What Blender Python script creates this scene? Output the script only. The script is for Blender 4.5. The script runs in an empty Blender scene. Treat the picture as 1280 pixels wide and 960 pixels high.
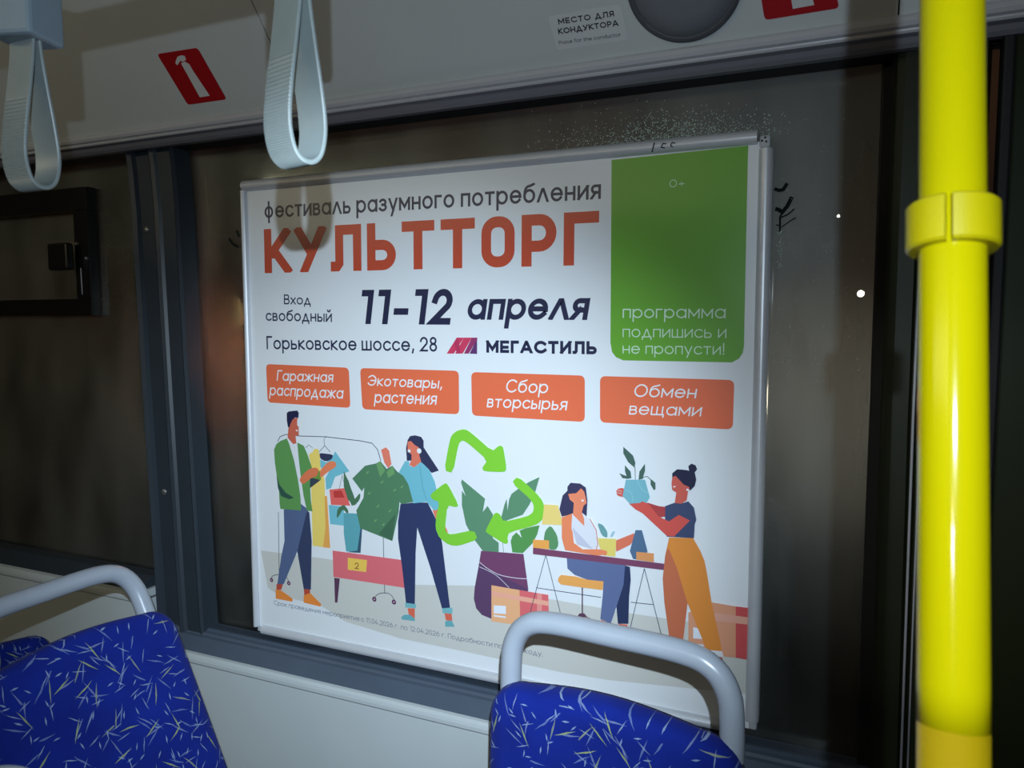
import bpy, bmesh, math, random
from mathutils import Vector, Matrix
random.seed(7)
PI = math.pi
scene = bpy.context.scene
C = scene.collection

# ------------------------------------------------------------------ camera
CR = Vector((0.9143, 0.4049, -0.0019)); CU = Vector((-0.0318, 0.0765, 0.9966)); CF = Vector((-0.4037, 0.9111, -0.0828))
CF.normalize(); CR = (CR - CF*CR.dot(CF)).normalized(); CU = CR.cross(CF).normalized()
CP = Vector((1.3357, -1.4257, 0.7644)); FP = 944.193
cd = bpy.data.cameras.new('camera'); cam = bpy.data.objects.new('camera', cd); C.objects.link(cam)
cd.sensor_width = 36; cd.lens = FP/1280*36; cd.clip_start = 0.01
M = Matrix((CR, CU, -CF)).transposed().to_4x4(); M.translation = CP
cam.matrix_world = M; scene.camera = cam
cd.dof.use_dof = True; cd.dof.focus_distance = 1.75; cd.dof.aperture_fstop = 13

# ------------------------------------------------------------------ world, lights, exposure
w = bpy.data.worlds.new('night'); scene.world = w; w.use_nodes = True
wn = w.node_tree; bg = wn.nodes['Background']
tc = wn.nodes.new('ShaderNodeTexCoord'); nz = wn.nodes.new('ShaderNodeTexNoise'); nz.inputs['Scale'].default_value = 3.0
rp = wn.nodes.new('ShaderNodeValToRGB'); rp.color_ramp.elements[0].position = .35; rp.color_ramp.elements[1].position = .75
rp.color_ramp.elements[0].color = (.006, .0042, .003, 1); rp.color_ramp.elements[1].color = (.030, .014, .007, 1)
wn.links.new(tc.outputs['Generated'], nz.inputs['Vector']); wn.links.new(nz.outputs['Fac'], rp.inputs['Fac'])
wn.links.new(rp.outputs['Color'], bg.inputs['Color']); bg.inputs['Strength'].default_value = 1.0

def spot(name, loc, target, power, cone, blend, color, radius):
    l = bpy.data.lights.new(name, 'SPOT'); l.energy = power; l.spot_size = math.radians(cone); l.spot_blend = blend
    l.color = color; l.shadow_soft_size = radius
    o = bpy.data.objects.new(name, l); C.objects.link(o); o.location = loc
    o.rotation_euler = (Vector(target)-Vector(loc)).to_track_quat('-Z', 'Y').to_euler(); return o
def area(name, loc, target, power, sx, sy, color):
    l = bpy.data.lights.new(name, 'AREA'); l.shape = 'RECTANGLE'; l.size = sx; l.size_y = sy; l.energy = power; l.color = color
    o = bpy.data.objects.new(name, l); C.objects.link(o); o.location = loc
    o.rotation_euler = (Vector(target)-Vector(loc)).to_track_quat('-Z', 'Y').to_euler(); return o
LP = Vector((1.384, -1.498, 0.865))
spot('phone_torch_wide', LP, (0.45, 0, 0.36), 21, 150, 1.0, (.70, .865, 1.0), .004)
spot('phone_torch_beam', LP, (0.42, 0, 0.27), 142, 56, 1.0, (.70, .86, 1.0), .004)
area('aisle_ceiling_light', (-.55, -2.45, 1.50), (0.3, 0, 0.3), 8.5, 2.6, .25, (1.0, .90, .62))
def point(name, loc, power, color, radius):
    l = bpy.data.lights.new(name, 'POINT'); l.energy = power; l.color = color; l.shadow_soft_size = radius
    o = bpy.data.objects.new(name, l); C.objects.link(o); o.location = loc; return o
point('mist_glow_right', (1.27, .28, .60), 1.2, (1, .86, .62), .03)  # added light close behind the pane, makes the mist glow beside the pole
point('mist_glow_orange', (-.135, .24, .68), 2.6, (1, .25, .07), .03)  # added orange light behind the glass, for the warm glow left of the poster
point('mist_glow_left', (-1.0, .9, .80), 1.2, (1, .55, .25), .1)  # dim warm light added outside to tint the mist of the left window
scene.view_settings.view_transform = 'Standard'; scene.view_settings.look = 'None'
scene.view_settings.exposure = 0; scene.view_settings.gamma = 1; scene.view_settings.use_curve_mapping = False

# ------------------------------------------------------------------ helpers
def ray(a, b): return CR*((a-640)/FP) - CU*((b-480)/FP) + CF
def on(a, b, n, p0):
    n = Vector(n); D = ray(a, b); return CP + D*((n.dot(Vector(p0)-CP))/n.dot(D))
def onY(a, b, y): return on(a, b, (0, 1, 0), (0, y, 0))
def lin(c): return tuple(((v/255)/12.92 if v/255 <= .04045 else ((v/255+.055)/1.055)**2.4) for v in c)

def mat(name, col, rough=.5, spec=.5, metal=0, noise=0, nscale=20, coat=0, bump=0, bscale=200):
    m = bpy.data.materials.new(name); m.use_nodes = True; nt = m.node_tree; b = nt.nodes['Principled BSDF']
    b.inputs['Base Color'].default_value = (*col, 1); b.inputs['Roughness'].default_value = rough
    b.inputs['Specular IOR Level'].default_value = spec; b.inputs['Metallic'].default_value = metal
    b.inputs['Coat Weight'].default_value = coat; b.inputs['Coat Roughness'].default_value = .05
    t = nt.nodes.new('ShaderNodeTexCoord')
    if noise:
        n = nt.nodes.new('ShaderNodeTexNoise'); n.inputs['Scale'].default_value = nscale; n.inputs['Detail'].default_value = 5
        mx = nt.nodes.new('ShaderNodeMix'); mx.data_type = 'RGBA'
        mx.inputs['A'].default_value = (*[c*(1-noise) for c in col], 1); mx.inputs['B'].default_value = (*[min(1, c*(1+noise)) for c in col], 1)
        nt.links.new(t.outputs['Object'], n.inputs['Vector']); nt.links.new(n.outputs['Fac'], mx.inputs['Factor'])
        nt.links.new(mx.outputs['Result'], b.inputs['Base Color'])
    if bump:
        n2 = nt.nodes.new('ShaderNodeTexNoise'); n2.inputs['Scale'].default_value = bscale
        bp = nt.nodes.new('ShaderNodeBump'); bp.inputs['Strength'].default_value = bump; bp.inputs['Distance'].default_value = .001
        nt.links.new(t.outputs['Object'], n2.inputs['Vector']); nt.links.new(n2.outputs['Fac'], bp.inputs['Height'])
        nt.links.new(bp.outputs['Normal'], b.inputs['Normal'])
    return m

PM = {}
def ink(rgb):
    """printed ink: rgb as the flat colour of the print under white light"""
    if rgb not in PM:
        PM[rgb] = mat('ink', lin(rgb), .32, .5)
    return PM[rgb]

M_panel = mat('cove_plastic', (.58, .62, .63), .5, .4, noise=.06, nscale=6, bump=.05, bscale=400)
M_lower = mat('side_panel_plastic', (.54, .59, .60), .45, .4, noise=.08, nscale=5)
M_trim = mat('moulding_plastic', (.50, .51, .55), .35, .5, noise=.05, nscale=9)
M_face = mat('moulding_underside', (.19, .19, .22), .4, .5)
M_groove = mat('groove_black', (.01, .01, .012), .6, .3)
M_pillar = mat('pillar_plastic', (.030, .040, .052), .42, .4, noise=.15, nscale=10, bump=.08, bscale=300)
M_rail = mat('dark_sill', (.075, .10, .14), .35, .5, noise=.2, nscale=7)
M_gasket = mat('rubber_seal', (.012, .013, .015), .6, .3)
M_blackf = mat('black_vent_frame', (.006, .007, .008), .3, .5)
M_alu = mat('anodised_profile', (.62, .64, .68), .38, .6, metal=.25, noise=.06, nscale=30)
M_chrome = mat('bright_metal', (.7, .7, .7), .2, .8, metal=1)
M_screw = mat('screw_metal', (.25, .25, .25), .35, .6, metal=.7)
M_handle = mat('grey_paint', (.31, .345, .40), .28, .5, noise=.05, nscale=30)
M_shell = mat('seat_shell', (.03, .034, .045), .5, .4)
M_strap = mat('strap_vinyl', (.25, .29, .29), .34, .5, noise=.1, nscale=60)
M_brkt = mat('strap_holder_plastic', (.22, .28, .33), .45, .4)
M_yellow = mat('yellow_paint', (.37, .315, .0008), .12, .25)
M_clamp = mat('yellow_plastic', (.37, .305, .0008), .35, .5)
M_yellow2 = mat('ochre_wrap', (.30, .20, .0015), .35, .5)
M_dark = mat('dark_partition', (.016, .020, .008), .5, .25, noise=.3, nscale=12)
M_door = mat('door_leaf', (.012, .018, .004), .5, .25, noise=.3, nscale=4)
M_floor = mat('bus_floor', (.07, .07, .075), .6, .4, noise=.3, nscale=80)
M_spk = mat('speaker_grey', (.17, .18, .21), .55, .4)
M_spkrim = mat('speaker_rim', (.08, .085, .10), .5, .4)
M_red = mat('sticker_red', (.40, .006, .012), .4, .5)
M_white = mat('sticker_white', (.66, .68, .70), .4, .5)
M_black = mat('sticker_black', (.02, .022, .03), .5, .4)
M_mark = mat('marker_black', (.008, .012, .01), .8, .1)
M_corner = mat('corner_plastic', (.45, .47, .50), .5, .4)

def tag(o, label=None, cat=None, group=None, kind=None):
    if label: o['label'] = label
    if cat: o['category'] = cat
    if group: o['group'] = group
    if kind: o['kind'] = kind
    return o
def empty(name, loc=(0, 0, 0), rot=(0, 0, 0)):
    o = bpy.data.objects.new(name, None); C.objects.link(o); o.location = loc; o.rotation_euler = rot; o.empty_display_size = .05
    return o
def mk(name, verts, faces, m, parent=None, smooth=False, mats=None, fm=None):
    me = bpy.data.meshes.new(name); me.from_pydata([tuple(v) for v in verts], [], faces); me.update()
    for x in (mats or [m]): me.materials.append(x)
    if fm: me.polygons.foreach_set('material_index', fm)
    if smooth: me.polygons.foreach_set('use_smooth', [True]*len(me.polygons))
    o = bpy.data.objects.new(name, me); C.objects.link(o)
    if parent: o.parent = parent
    return o
def bm_obj(name, bm, m, parent=None, smooth=False):
    me = bpy.data.meshes.new(name); bmesh.ops.recalc_face_normals(bm, faces=bm.faces); bm.to_mesh(me); bm.free(); me.materials.append(m)
    if smooth: me.polygons.foreach_set('use_smooth', [len(p.vertices) <= 4 for p in me.polygons])   # end caps stay flat
    o = bpy.data.objects.new(name, me); C.objects.link(o)
    if parent: o.parent = parent
    return o
def box(name, a, b, m, parent=None, bev=.003, seg=2):
    bm = bmesh.new(); bmesh.ops.create_cube(bm, size=1)
    a = Vector(a); b = Vector(b); c = (a+b)/2; s = b-a
    for v in bm.verts: v.co = Vector((v.co.x*s.x, v.co.y*s.y, v.co.z*s.z)) + c
    if bev: bmesh.ops.bevel(bm, geom=bm.edges[:], offset=bev, segments=seg, affect='EDGES', profile=.5)
    return bm_obj(name, bm, m, parent)
def prism(name, pts, y0, y1, m, parent=None, bev=0):
    """closed outline in x,z extruded along y"""
    bm = bmesh.new(); a = [bm.verts.new((x, y0, z)) for x, z in pts]; b = [bm.verts.new((x, y1, z)) for x, z in pts]
    n = len(pts); bm.faces.new(a); bm.faces.new(b[::-1])
    for i in range(n): bm.faces.new((a[i], b[i], b[(i+1) % n], a[(i+1) % n]))
    if bev: bmesh.ops.bevel(bm, geom=[e for e in bm.edges if e.is_boundary is False], offset=bev, segments=2, affect='EDGES')
    return bm_obj(name, bm, m, parent)
def extrude_x(name, prof, x0, x1, m, parent=None, n=1, closed=True, fmats=None):
    """profile in (y,z) swept along x"""
    V = []; F = []
    k = len(prof)
    for i in range(n+1):
        x = x0+(x1-x0)*i/n
        V += [(x, y, z) for y, z in prof]
    for i in range(n):
        for j in range(k if closed else k-1):
            F.append((i*k+j, i*k+(j+1) % k, (i+1)*k+(j+1) % k, (i+1)*k+j))
    if closed: F.append(tuple(range(k))[::-1]); F.append(tuple(n*k+j for j in range(k)))
    bm = bmesh.new(); vs = [bm.verts.new(v) for v in V]
    for f in F: bm.faces.new([vs[i] for i in f])
    return bm_obj(name, bm, m, parent)
def extrude_z(name, prof, zs, m, parent=None, closed=True):
    """profile in (x,y) swept along z; zs = list of (z, dx)"""
    k = len(prof); bm = bmesh.new(); R = []
    for z, dx in zs: R.append([bm.verts.new((x+dx, y, z)) for x, y in prof])
    for i in range(len(zs)-1):
        for j in range(k if closed else k-1):
            bm.faces.new((R[i][j], R[i][(j+1) % k], R[i+1][(j+1) % k], R[i+1][j]))
    if closed: bm.faces.new(R[0][::-1]); bm.faces.new(R[-1])
    return bm_obj(name, bm, m, parent)
def catmull(P, n=8, closed=False):
    P = [Vector(p) for p in P]; out = []; L = len(P)
    for i in range(L if closed else L-1):
        if closed: a, b, c, d = P[i-1], P[i], P[(i+1) % L], P[(i+2) % L]
        else: a, b, c, d = P[max(i-1, 0)], P[i], P[i+1], P[min(i+2, L-1)]
        for k in range(n):
            t = k/n
            out.append(.5*((2*b)+(c-a)*t+(2*a-5*b+4*c-d)*t*t+(3*b-a-3*c+d)*t**3))
    if not closed: out.append(P[-1])
    return out
def tube(name, P, r, m, parent=None, seg=16):
    bm = bmesh.new(); rings = []; N = len(P); up = None
    for i, p in enumerate(P):
        t = (P[min(i+1, N-1)]-P[max(i-1, 0)]).normalized()
        if up is None:
            up = t.orthogonal().normalized()
        up = (up - t*up.dot(t)).normalized(); s = t.cross(up)
        rr = r[i] if isinstance(r, list) else r
        rings.append([bm.verts.new(p+up*rr*math.cos(2*PI*k/seg)+s*rr*math.sin(2*PI*k/seg)) for k in range(seg)])
    for i in range(N-1):
        for k in range(seg): bm.faces.new((rings[i][k], rings[i][(k+1) % seg], rings[i+1][(k+1) % seg], rings[i+1][k]))
    bm.faces.new(rings[0][::-1]); bm.faces.new(rings[-1])
    return bm_obj(name, bm, m, parent, True)
def lathe_z(name, prof, m, parent=None, seg=32, loc=(0, 0, 0)):
    bm = bmesh.new(); rings = []
    for r, z in prof: rings.append([bm.verts.new((loc[0]+r*math.cos(2*PI*k/seg), loc[1]+r*math.sin(2*PI*k/seg), loc[2]+z)) for k in range(seg)])
    for i in range(len(prof)-1):
        for k in range(seg): bm.faces.new((rings[i][k], rings[i][(k+1) % seg], rings[i+1][(k+1) % seg], rings[i+1][k]))
    bm.faces.new(rings[0][::-1]); bm.faces.new(rings[-1])
    return bm_obj(name, bm, m, parent, True)

# ------------------------------------------------------------------ stroke lettering (geometric sans, drawn here)
def arc(cx, cy, rx, ry, a0, a1, n=16):
    return [(cx+rx*math.cos(math.radians(a0+(a1-a0)*i/n)), cy+ry*math.sin(math.radians(a0+(a1-a0)*i/n))) for i in range(n+1)]
O_ = arc(.5, .5, .5, .5, 0, 360, 28)
def bowl(x0, x1, y0, y1):   # from (x0,y1) round to (x0,y0)
    r = (y1-y0)/2; rx = min(r, x1-x0)*.95
    return [(x0, y1), (x1-rx, y1)] + arc(x1-rx, (y0+y1)/2, rx, r, 90, -90, 12)[1:] + [(x0, y0)]
def bowlL(x1, x0, y0, y1):
    return [(x1+x0-x, y) for x, y in bowl(x0, x1, y0, y1)]
G = {
 'о': (1, [O_]), 'а': (1, [O_, [(1, 0), (1, 1)]]),
 'б': (1, [O_, [(0, .5), (.03, .85), (.14, 1.1), (.35, 1.25), (.65, 1.3), (.9, 1.4)]]),
 'в': (.75, [[(0, 0), (0, 1)], bowl(0, .68, .54, 1), bowl(0, .75, 0, .54)]),
 'г': (.6, [[(0, 0), (0, 1), (.6, 1)]]),
 'д': (1.1, [[(0, -.3), (0, 0), (1.1, 0), (1.1, -.3)], [(.15, 0), (.52, 1), (.6, 1), (.95, 0)]]),
 'е': (1, [[(.02, .52), (.98, .52)], arc(.5, .5, .5, .5, 0, 318, 24)]),
 'ж': (1.35, [[(.675, 0), (.675, 1)], [(0, 1), (.62, .5), (0, 0)], [(1.35, 1), (.73, .5), (1.35, 0)]]),
 'з': (.75, [arc(.36, .76, .34, .24, 150, -90, 14), arc(.36, .27, .38, .27, 90, -150, 14)]),
 'и': (.85, [[(0, 0), (0, 1)], [(.85, 0), (.85, 1)], [(0, 0), (.85, 1)]]),
 'к': (.78, [[(0, 0), (0, 1)], [(.75, 1), (.06, .5), (.78, 0)]]),
 'л': (.95, [[(0, 0), (.42, 1), (.53, 1), (.95, 0)]]),
 'м': (1.1, [[(0, 0), (0, 1)], [(0, 1), (.55, .22), (1.1, 1)], [(1.1, 1), (1.1, 0)]]),
 'н': (.82, [[(0, 0), (0, 1)], [(.82, 0), (.82, 1)], [(0, .5), (.82, .5)]]),
 'п': (.82, [[(0, 0), (0, 1), (.82, 1), (.82, 0)]]),
 'р': (1, [O_, [(0, -.42), (0, 1)]]), 'с': (.86, [arc(.5, .5, .5, .5, 45, 315, 20)]),
 'т': (.8, [[(0, 1), (.8, 1)], [(.4, 0), (.4, 1)]]),
 'у': (.85, [[(0, 1), (.44, 0)], [(.85, 1), (.27, -.42)]]),
 'ф': (1.2, [[(.1+1.0*x, y) for x, y in O_], [(.6, -.42), (.6, 1.4)]]),
 'х': (.8, [[(0, 0), (.8, 1)], [(0, 1), (.8, 0)]]),
 'ц': (.95, [[(0, 1), (0, 0), (.9, 0), (.9, -.25)], [(.8, 0), (.8, 1)]]),
 'ш': (1.25, [[(0, 1), (0, 0), (1.25, 0), (1.25, 1)], [(.625, 0), (.625, 1)]]),
 'щ': (1.35, [[(0, 1), (0, 0), (1.35, 0), (1.35, -.25)], [(.6, 0), (.6, 1)], [(1.2, 0), (1.2, 1)]]),
 'ь': (.75, [[(0, 0), (0, 1)], bowl(0, .75, 0, .56)]),
 'ы': (1.05, [[(0, 0), (0, 1)], bowl(0, .68, 0, .56), [(1.05, 0), (1.05, 1)]]),
 'я': (.75, [[(.75, 0), (.75, 1)], bowlL(.75, .02, .44, 1), [(.35, .44), (0, 0)]]),
 ',': (.2, [[(.12, .1), (.04, -.2)]]), '.': (.14, [[(.07, 0), (.07, .1)]]), '-': (.55, [[(0, .52), (.55, .52)]]),
 '!': (.14, [[(.07, .38), (.07, 1.4)], [(.07, 0), (.07, .1)]]), '+': (.62, [[(0, .5), (.62, .5)], [(.31, .18), (.31, .82)]]),
 # latin
 'l': (.05, [[(0, 0), (0, 1.4)]]), 'f': (.5, [[(.2, 0), (.2, 1.15), (.3, 1.4), (.5, 1.4)], [(0, 1), (.5, 1)]]), 't': (.5, [[(.22, 1.3), (.22, .1), (.5, 0)], [(0, 1), (.5, 1)]]),
 'h': (.78, [[(0, 0), (0, 1.4)], [(0, .7), (.3, 1), (.6, 1), (.78, .75), (.78, 0)]]), 'n': (.78, [[(0, 0), (0, 1)], [(0, .7), (.3, 1), (.6, 1), (.78, .75), (.78, 0)]]),
 'r': (.45, [[(0, 0), (0, 1)], [(0, .65), (.2, 1), (.45, 1)]]), 'd': (1, [O_, [(1, 0), (1, 1.4)]]),
 'u': (.78, [[(0, 1), (0, .3), (.2, 0), (.55, 0), (.78, .3)], [(.78, 0), (.78, 1)]]),
}
G['й'] = (.85, G['и'][1] + [arc(.425, 1.48, .2, .16, 190, 350, 8)])
G['a'] = G['а']; G['c'] = G['с']; G['e'] = G['е']; G['o'] = G['о']
def up(ch, sx=1.2):
    w_, S = G[ch]; return (w_*sx, [[(x*sx, y*1.4 if y > 0 else y) for x, y in s] for s in S])
for a, b in zip('ВГДКМНОПСТХИЛЯЬШЖ', 'вгдкмнопстхиляьшж'): G[a] = up(b)
O14 = [(x*1.35, y*1.4) for x, y in O_]; G['О'] = (1.35, [O14])
G['С'] = (1.25, [[(x*1.4, y*1.4) for x, y in G['с'][1][0]]])
G['Е'] = (.85, [[(.85, 0), (0, 0), (0, 1.4), (.85, 1.4)], [(0, .72), (.78, .72)]])
G['А'] = (1.2, [[(0, 0), (.55, 1.4), (.65, 1.4), (1.2, 0)], [(.25, .42), (.95, .42)]])
G['Р'] = (.85, [[(0, 0), (0, 1.4)], bowl(0, .85, .58, 1.4)]); G['P'] = G['Р']
G['У'] = (1.0, [[(0, 1.4), (.52, .42)], [(1.0, 1.4), (.52, .32), (.4, .08), (.2, 0), (.08, 0)]])
G['Э'] = (1.2, [arc(.5, .7, .7, .7, 140, -140, 20), [(.35, .72), (1.15, .72)]])
G['Л'] = (1.1, [[(0, 0), (.12, .02), (.22, .2), (.25, 1.4), (1.1, 1.4), (1.1, 0)]])
G['1'] = (.42, [[(.42, 0), (.42, 1.4), (0, 1.4)]]); G['2'] = (.85, [arc(.42, .98, .42, .42, 170, -35, 14)+[(.0, 0), (.85, 0)]])
G['0'] = (.78, [[(x*.78, y*1.4) for x, y in O_]]); G['8'] = (.8, [[(.06+x*.68, .76+y*.64) for x, y in O_], [(x*.8, y*.76) for x, y in O_]])
G['4'] = (.95, [[(.95, .35), (0, .35), (.55, 1.4)], [(.65, 0), (.65, .75)]]); G['6'] = (.9, [[(x*.9, y*.9) for x, y in O_], [(.04, .6), (.55, 1.4)]])
G['5'] = (.8, [[(.75, 1.4), (.1, 1.4), (.02, .8)]+arc(.38, .45, .42, .45, 110, -150, 12)])
# bold condensed capitals of the headline
rr = .26
Ocond = []
for cx, cy, a in ((.9-.4, 1.4-.4, 0), (.4, 1.4-.4, 90), (.4, .4, 180), (.9-.4, .4, 270)): Ocond += arc(cx, cy, .4, .4, a, a+90, 6)
Ocond.append(Ocond[0])
H_ = {'К': (.95, [[(0, 0), (0, 1.4)], [(.9, 1.4), (.3, .72), (.92, 0)], [(0, .66), (.34, .66)]]),
 'У': (1.05, [[(0, 1.4), (.48, .68)], [(1.05, 1.4), (.3, 0)]]),
 'Л': (1.05, [[(0, 0), (.12, 0), (.22, .12), (.22, 1.4), (1.05, 1.4), (1.05, 0)]]),
 'Ь': (.9, [[(0, 0), (0, 1.4)], bowl(0, .9, 0, .86)]), 'Т': (1.0, [[(0, 1.4), (1.0, 1.4)], [(.5, 0), (.5, 1.4)]]),
 'О': (.9, [Ocond]), 'Р': (.9, [[(0, 0), (0, 1.4)], bowl(0, .9, .5, 1.4)]), 'Г': (.85, [[(0, 0), (0, 1.4), (.85, 1.4)]])}

def clip(poly, k, lim, keep_ge):
    out = []
    for i in range(len(poly)):
        a, b = poly[i], poly[(i+1) % len(poly)]
        ia = (a[k] >= lim) == keep_ge or a[k] == lim; ib = (b[k] >= lim) == keep_ge or b[k] == lim
        if ia: out.append(a)
        if ia != ib:
            t = (lim-a[k])/(b[k]-a[k]); out.append((a[0]+t*(b[0]-a[0]), a[1]+t*(b[1]-a[1])))
    return out
def stroke(pts, h, sx=1.0, extend=True):
    """polyline -> list of convex polygons, mitred, square ends"""
    P = []
    for p in pts:
        if not P or abs(p[0]-P[-1][0])+abs(p[1]-P[-1][1]) > 1e-6: P.append(p)
    n = len(P); closed = abs(P[0][0]-P[-1][0])+abs(P[0][1]-P[-1][1]) < 1e-5
    if closed: P = P[:-1]; n -= 1
    def nrm(a, b):
        dx, dy = b[0]-a[0], b[1]-a[1]; l = math.hypot(dx, dy) or 1e-9; return (dx/l, dy/l)
    L = []; R = []
    for i in range(n):
        if closed: d0 = nrm(P[i-1], P[i]); d1 = nrm(P[i], P[(i+1) % n])
        else:
            d0 = nrm(P[max(i-1, 0)], P[max(i, 1)]) if i else nrm(P[0], P[1]); d1 = nrm(P[i], P[i+1]) if i < n-1 else d0
        n0 = (-d0[1], d0[0]); n1 = (-d1[1], d1[0]); m = (n0[0]+n1[0], n0[1]+n1[1]); q = m[0]*m[0]+m[1]*m[1]
        if q < .35: q = .35
        s = 2*h/q; p = P[i]
        if not closed and extend:
            straight = abs(d0[0]) < .03 or abs(d0[1]) < .03
            e = h if straight else h*1.5
            if i == 0: p = (p[0]-d1[0]*(h if abs(d1[0]) < .03 or abs(d1[1]) < .03 else h*1.2), p[1]-d1[1]*(h if abs(d1[0]) < .03 or abs(d1[1]) < .03 else h*1.2))
            if i == n-1: p = (p[0]+d0[0]*e, p[1]+d0[1]*e)
        L.append((p[0]+m[0]*s, p[1]+m[1]*s)); R.append((p[0]-m[0]*s, p[1]-m[1]*s))
    out = []
    for i in range(n if closed else n-1):
        j = (i+1) % n; out.append([L[i], R[i], R[j], L[j]])
    return out
def text_polys(s, width, xh, weight, slant=0, font=None, track=.2, space=.55, fixed_sx=None):
    """polygons in text space: x along baseline, y up; real units"""
    adv = [];
    h = weight/2
    natural = 0
    gl = []
    for ch in s:
        if ch == ' ': gl.append(None); natural += space; continue
        g = (font or {}).get(ch) or G[ch]; gl.append(g); natural += g[0]+track
    natural -= track
    # h/xh in em units is part of the widths: glyph box = g[0]*sx + 2h
    cnt = sum(1 for g in gl if g)
    H2 = 2*weight/2*cnt
    sx = fixed_sx or (width-H2)/natural
    out = []; x = 0
    for g in gl:
        if g is None: x += space*sx; continue
        for pl in g[1]:
            out.append(None)
            rawlo = min(y for _, y in pl); rawhi = max(y for _, y in pl)
            Q = []
            for (px, py) in pl:
                if py < 0: yy = py*xh + h
                elif rawhi > 1.001 or (font is not None) or g is G.get(s and ''): yy = None
                else: yy = None
                if yy is None:
                    top = 1.4 if (max(yv for q in g[1] for _, yv in q) > 1.001 and rawhi > 1.001 and rawlo < .9) else 1.0
                    if py <= top or top == 1.4: yy = h + py/top*(top*xh-2*h)
                    else: yy = xh-h+(py-1)*xh
                Q.append((x+h+px*sx, yy))
            polys = stroke(Q, h)
            lo = 0 if abs(rawlo) < .01 else (rawlo*xh if rawlo < 0 else None)
            hi = xh if abs(rawhi-1) < .01 else (1.4*xh if abs(rawhi-1.4) < .01 else None)
            for p in polys:
                if lo is not None: p = clip(p, 1, lo-1e-6, True)
                if len(p) > 2 and hi is not None: p = clip(p, 1, hi+1e-6, False)
                if len(p) > 2: out.append([(a+slant*b, b) for a, b in p])
        x += g[0]*sx + 2*h + track*sx
    return out

class Sheet:
    """flat print laid in thin layers on a plane (origin, normal toward viewer)"""
    def __init__(s, n, p0, step=3e-5):
        s.n = Vector(n).normalized(); s.p0 = Vector(p0); s.k = 0; s.V = []; s.F = []; s.fm = []; s.mats = []; s.step = step
    def mi(s, m):
        if m not in s.mats: s.mats.append(m)
        return s.mats.index(m)
    def P(s, a, b): return on(a, b, s.n, s.p0)
    def face(s, pts, m, k=None):
        off = s.n*(s.step*(s.k if k is None else k)); b = len(s.V); s.V += [p+off for p in pts]; s.F.append(tuple(range(b, b+len(pts)))); s.fm.append(s.mi(m))
    def poly(s, px, m, smooth=0):
        s.k += 1; pts = [s.P(*p) for p in px]
        for _ in range(smooth):
            q = []
            for i in range(len(pts)):
                a, b = pts[i], pts[(i+1) % len(pts)]; q += [a*.8+b*.2, a*.2+b*.8]
            pts = q
        s.face(pts, m)
    def rpoly(s, px, m, r):
        """quad with rounded corners, r in metres"""
        s.k += 1; P = [s.P(*p) for p in px]; out = []
        for i in range(len(P)):
            a, b, c = P[i-1], P[i], P[(i+1) % len(P)]; u = (a-b).normalized(); v = (c-b).normalized()
            p1 = b+u*r; p2 = b+v*r
            for t in [j/6 for j in range(7)]: out.append((1-t)**2*p1+2*t*(1-t)*b+t*t*p2)
        s.face(out, m)
    def line(s, px, m, wd, smooth=0):
        s.k += 1; o, ex, ey = s.basis(px[0], px[-1]); pts = [s.P(*p) for p in px]
        if smooth: pts = catmull(pts, smooth)
        L2 = [((p-o).dot(ex), (p-o).dot(ey)) for p in pts]
        for q in stroke(L2, wd/2, extend=False): s.face([o+ex*a+ey*b for a, b in q], m)
    def dot(s, a, b, r, m, n=18):
        s.k += 1; o = s.P(a, b); ex = (s.P(a+1, b)-o).normalized(); ey = s.n.cross(ex)
        s.face([o+(ex*math.cos(2*PI*i/n)+ey*math.sin(2*PI*i/n))*r for i in range(n)], m)
    def basis(s, a, b):
        o = s.P(*a); ex = (s.P(*b)-o).normalized(); ey = s.n.cross(ex).normalized()
        if ey.z < 0: ey = -ey
        return o, ex, ey
    def text(s, t, a, b, top, m, wt, caps=False, slant=0, font=None, track=.2, space=.55):
        """a,b = baseline ends in the photo, top = photo y of x-height (or cap height) above a; wt = stroke / height"""
        s.k += 1; o, ex, ey = s.basis(a, b); hgt = abs((s.P(a[0], top)-o).dot(ey)); xh = hgt/1.4 if caps else hgt
        W = (s.P(*b)-o).length - (slant*hgt)
        sub = 0
        for q in text_polys(t, W, xh, wt*hgt, slant, font, track, space):
            if q is None: sub = (sub+1) % 5; continue
            s.face([o+ex*x+ey*y for x, y in q], m, s.k+sub*.35)
        s.k += 1
    def build(s, name, parent=None): return mk(name, s.V, s.F, None, parent, mats=s.mats, fm=s.fm)

# ------------------------------------------------------------------ setting: side wall of the bus
XL, XR = -2.2, 1.47
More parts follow.
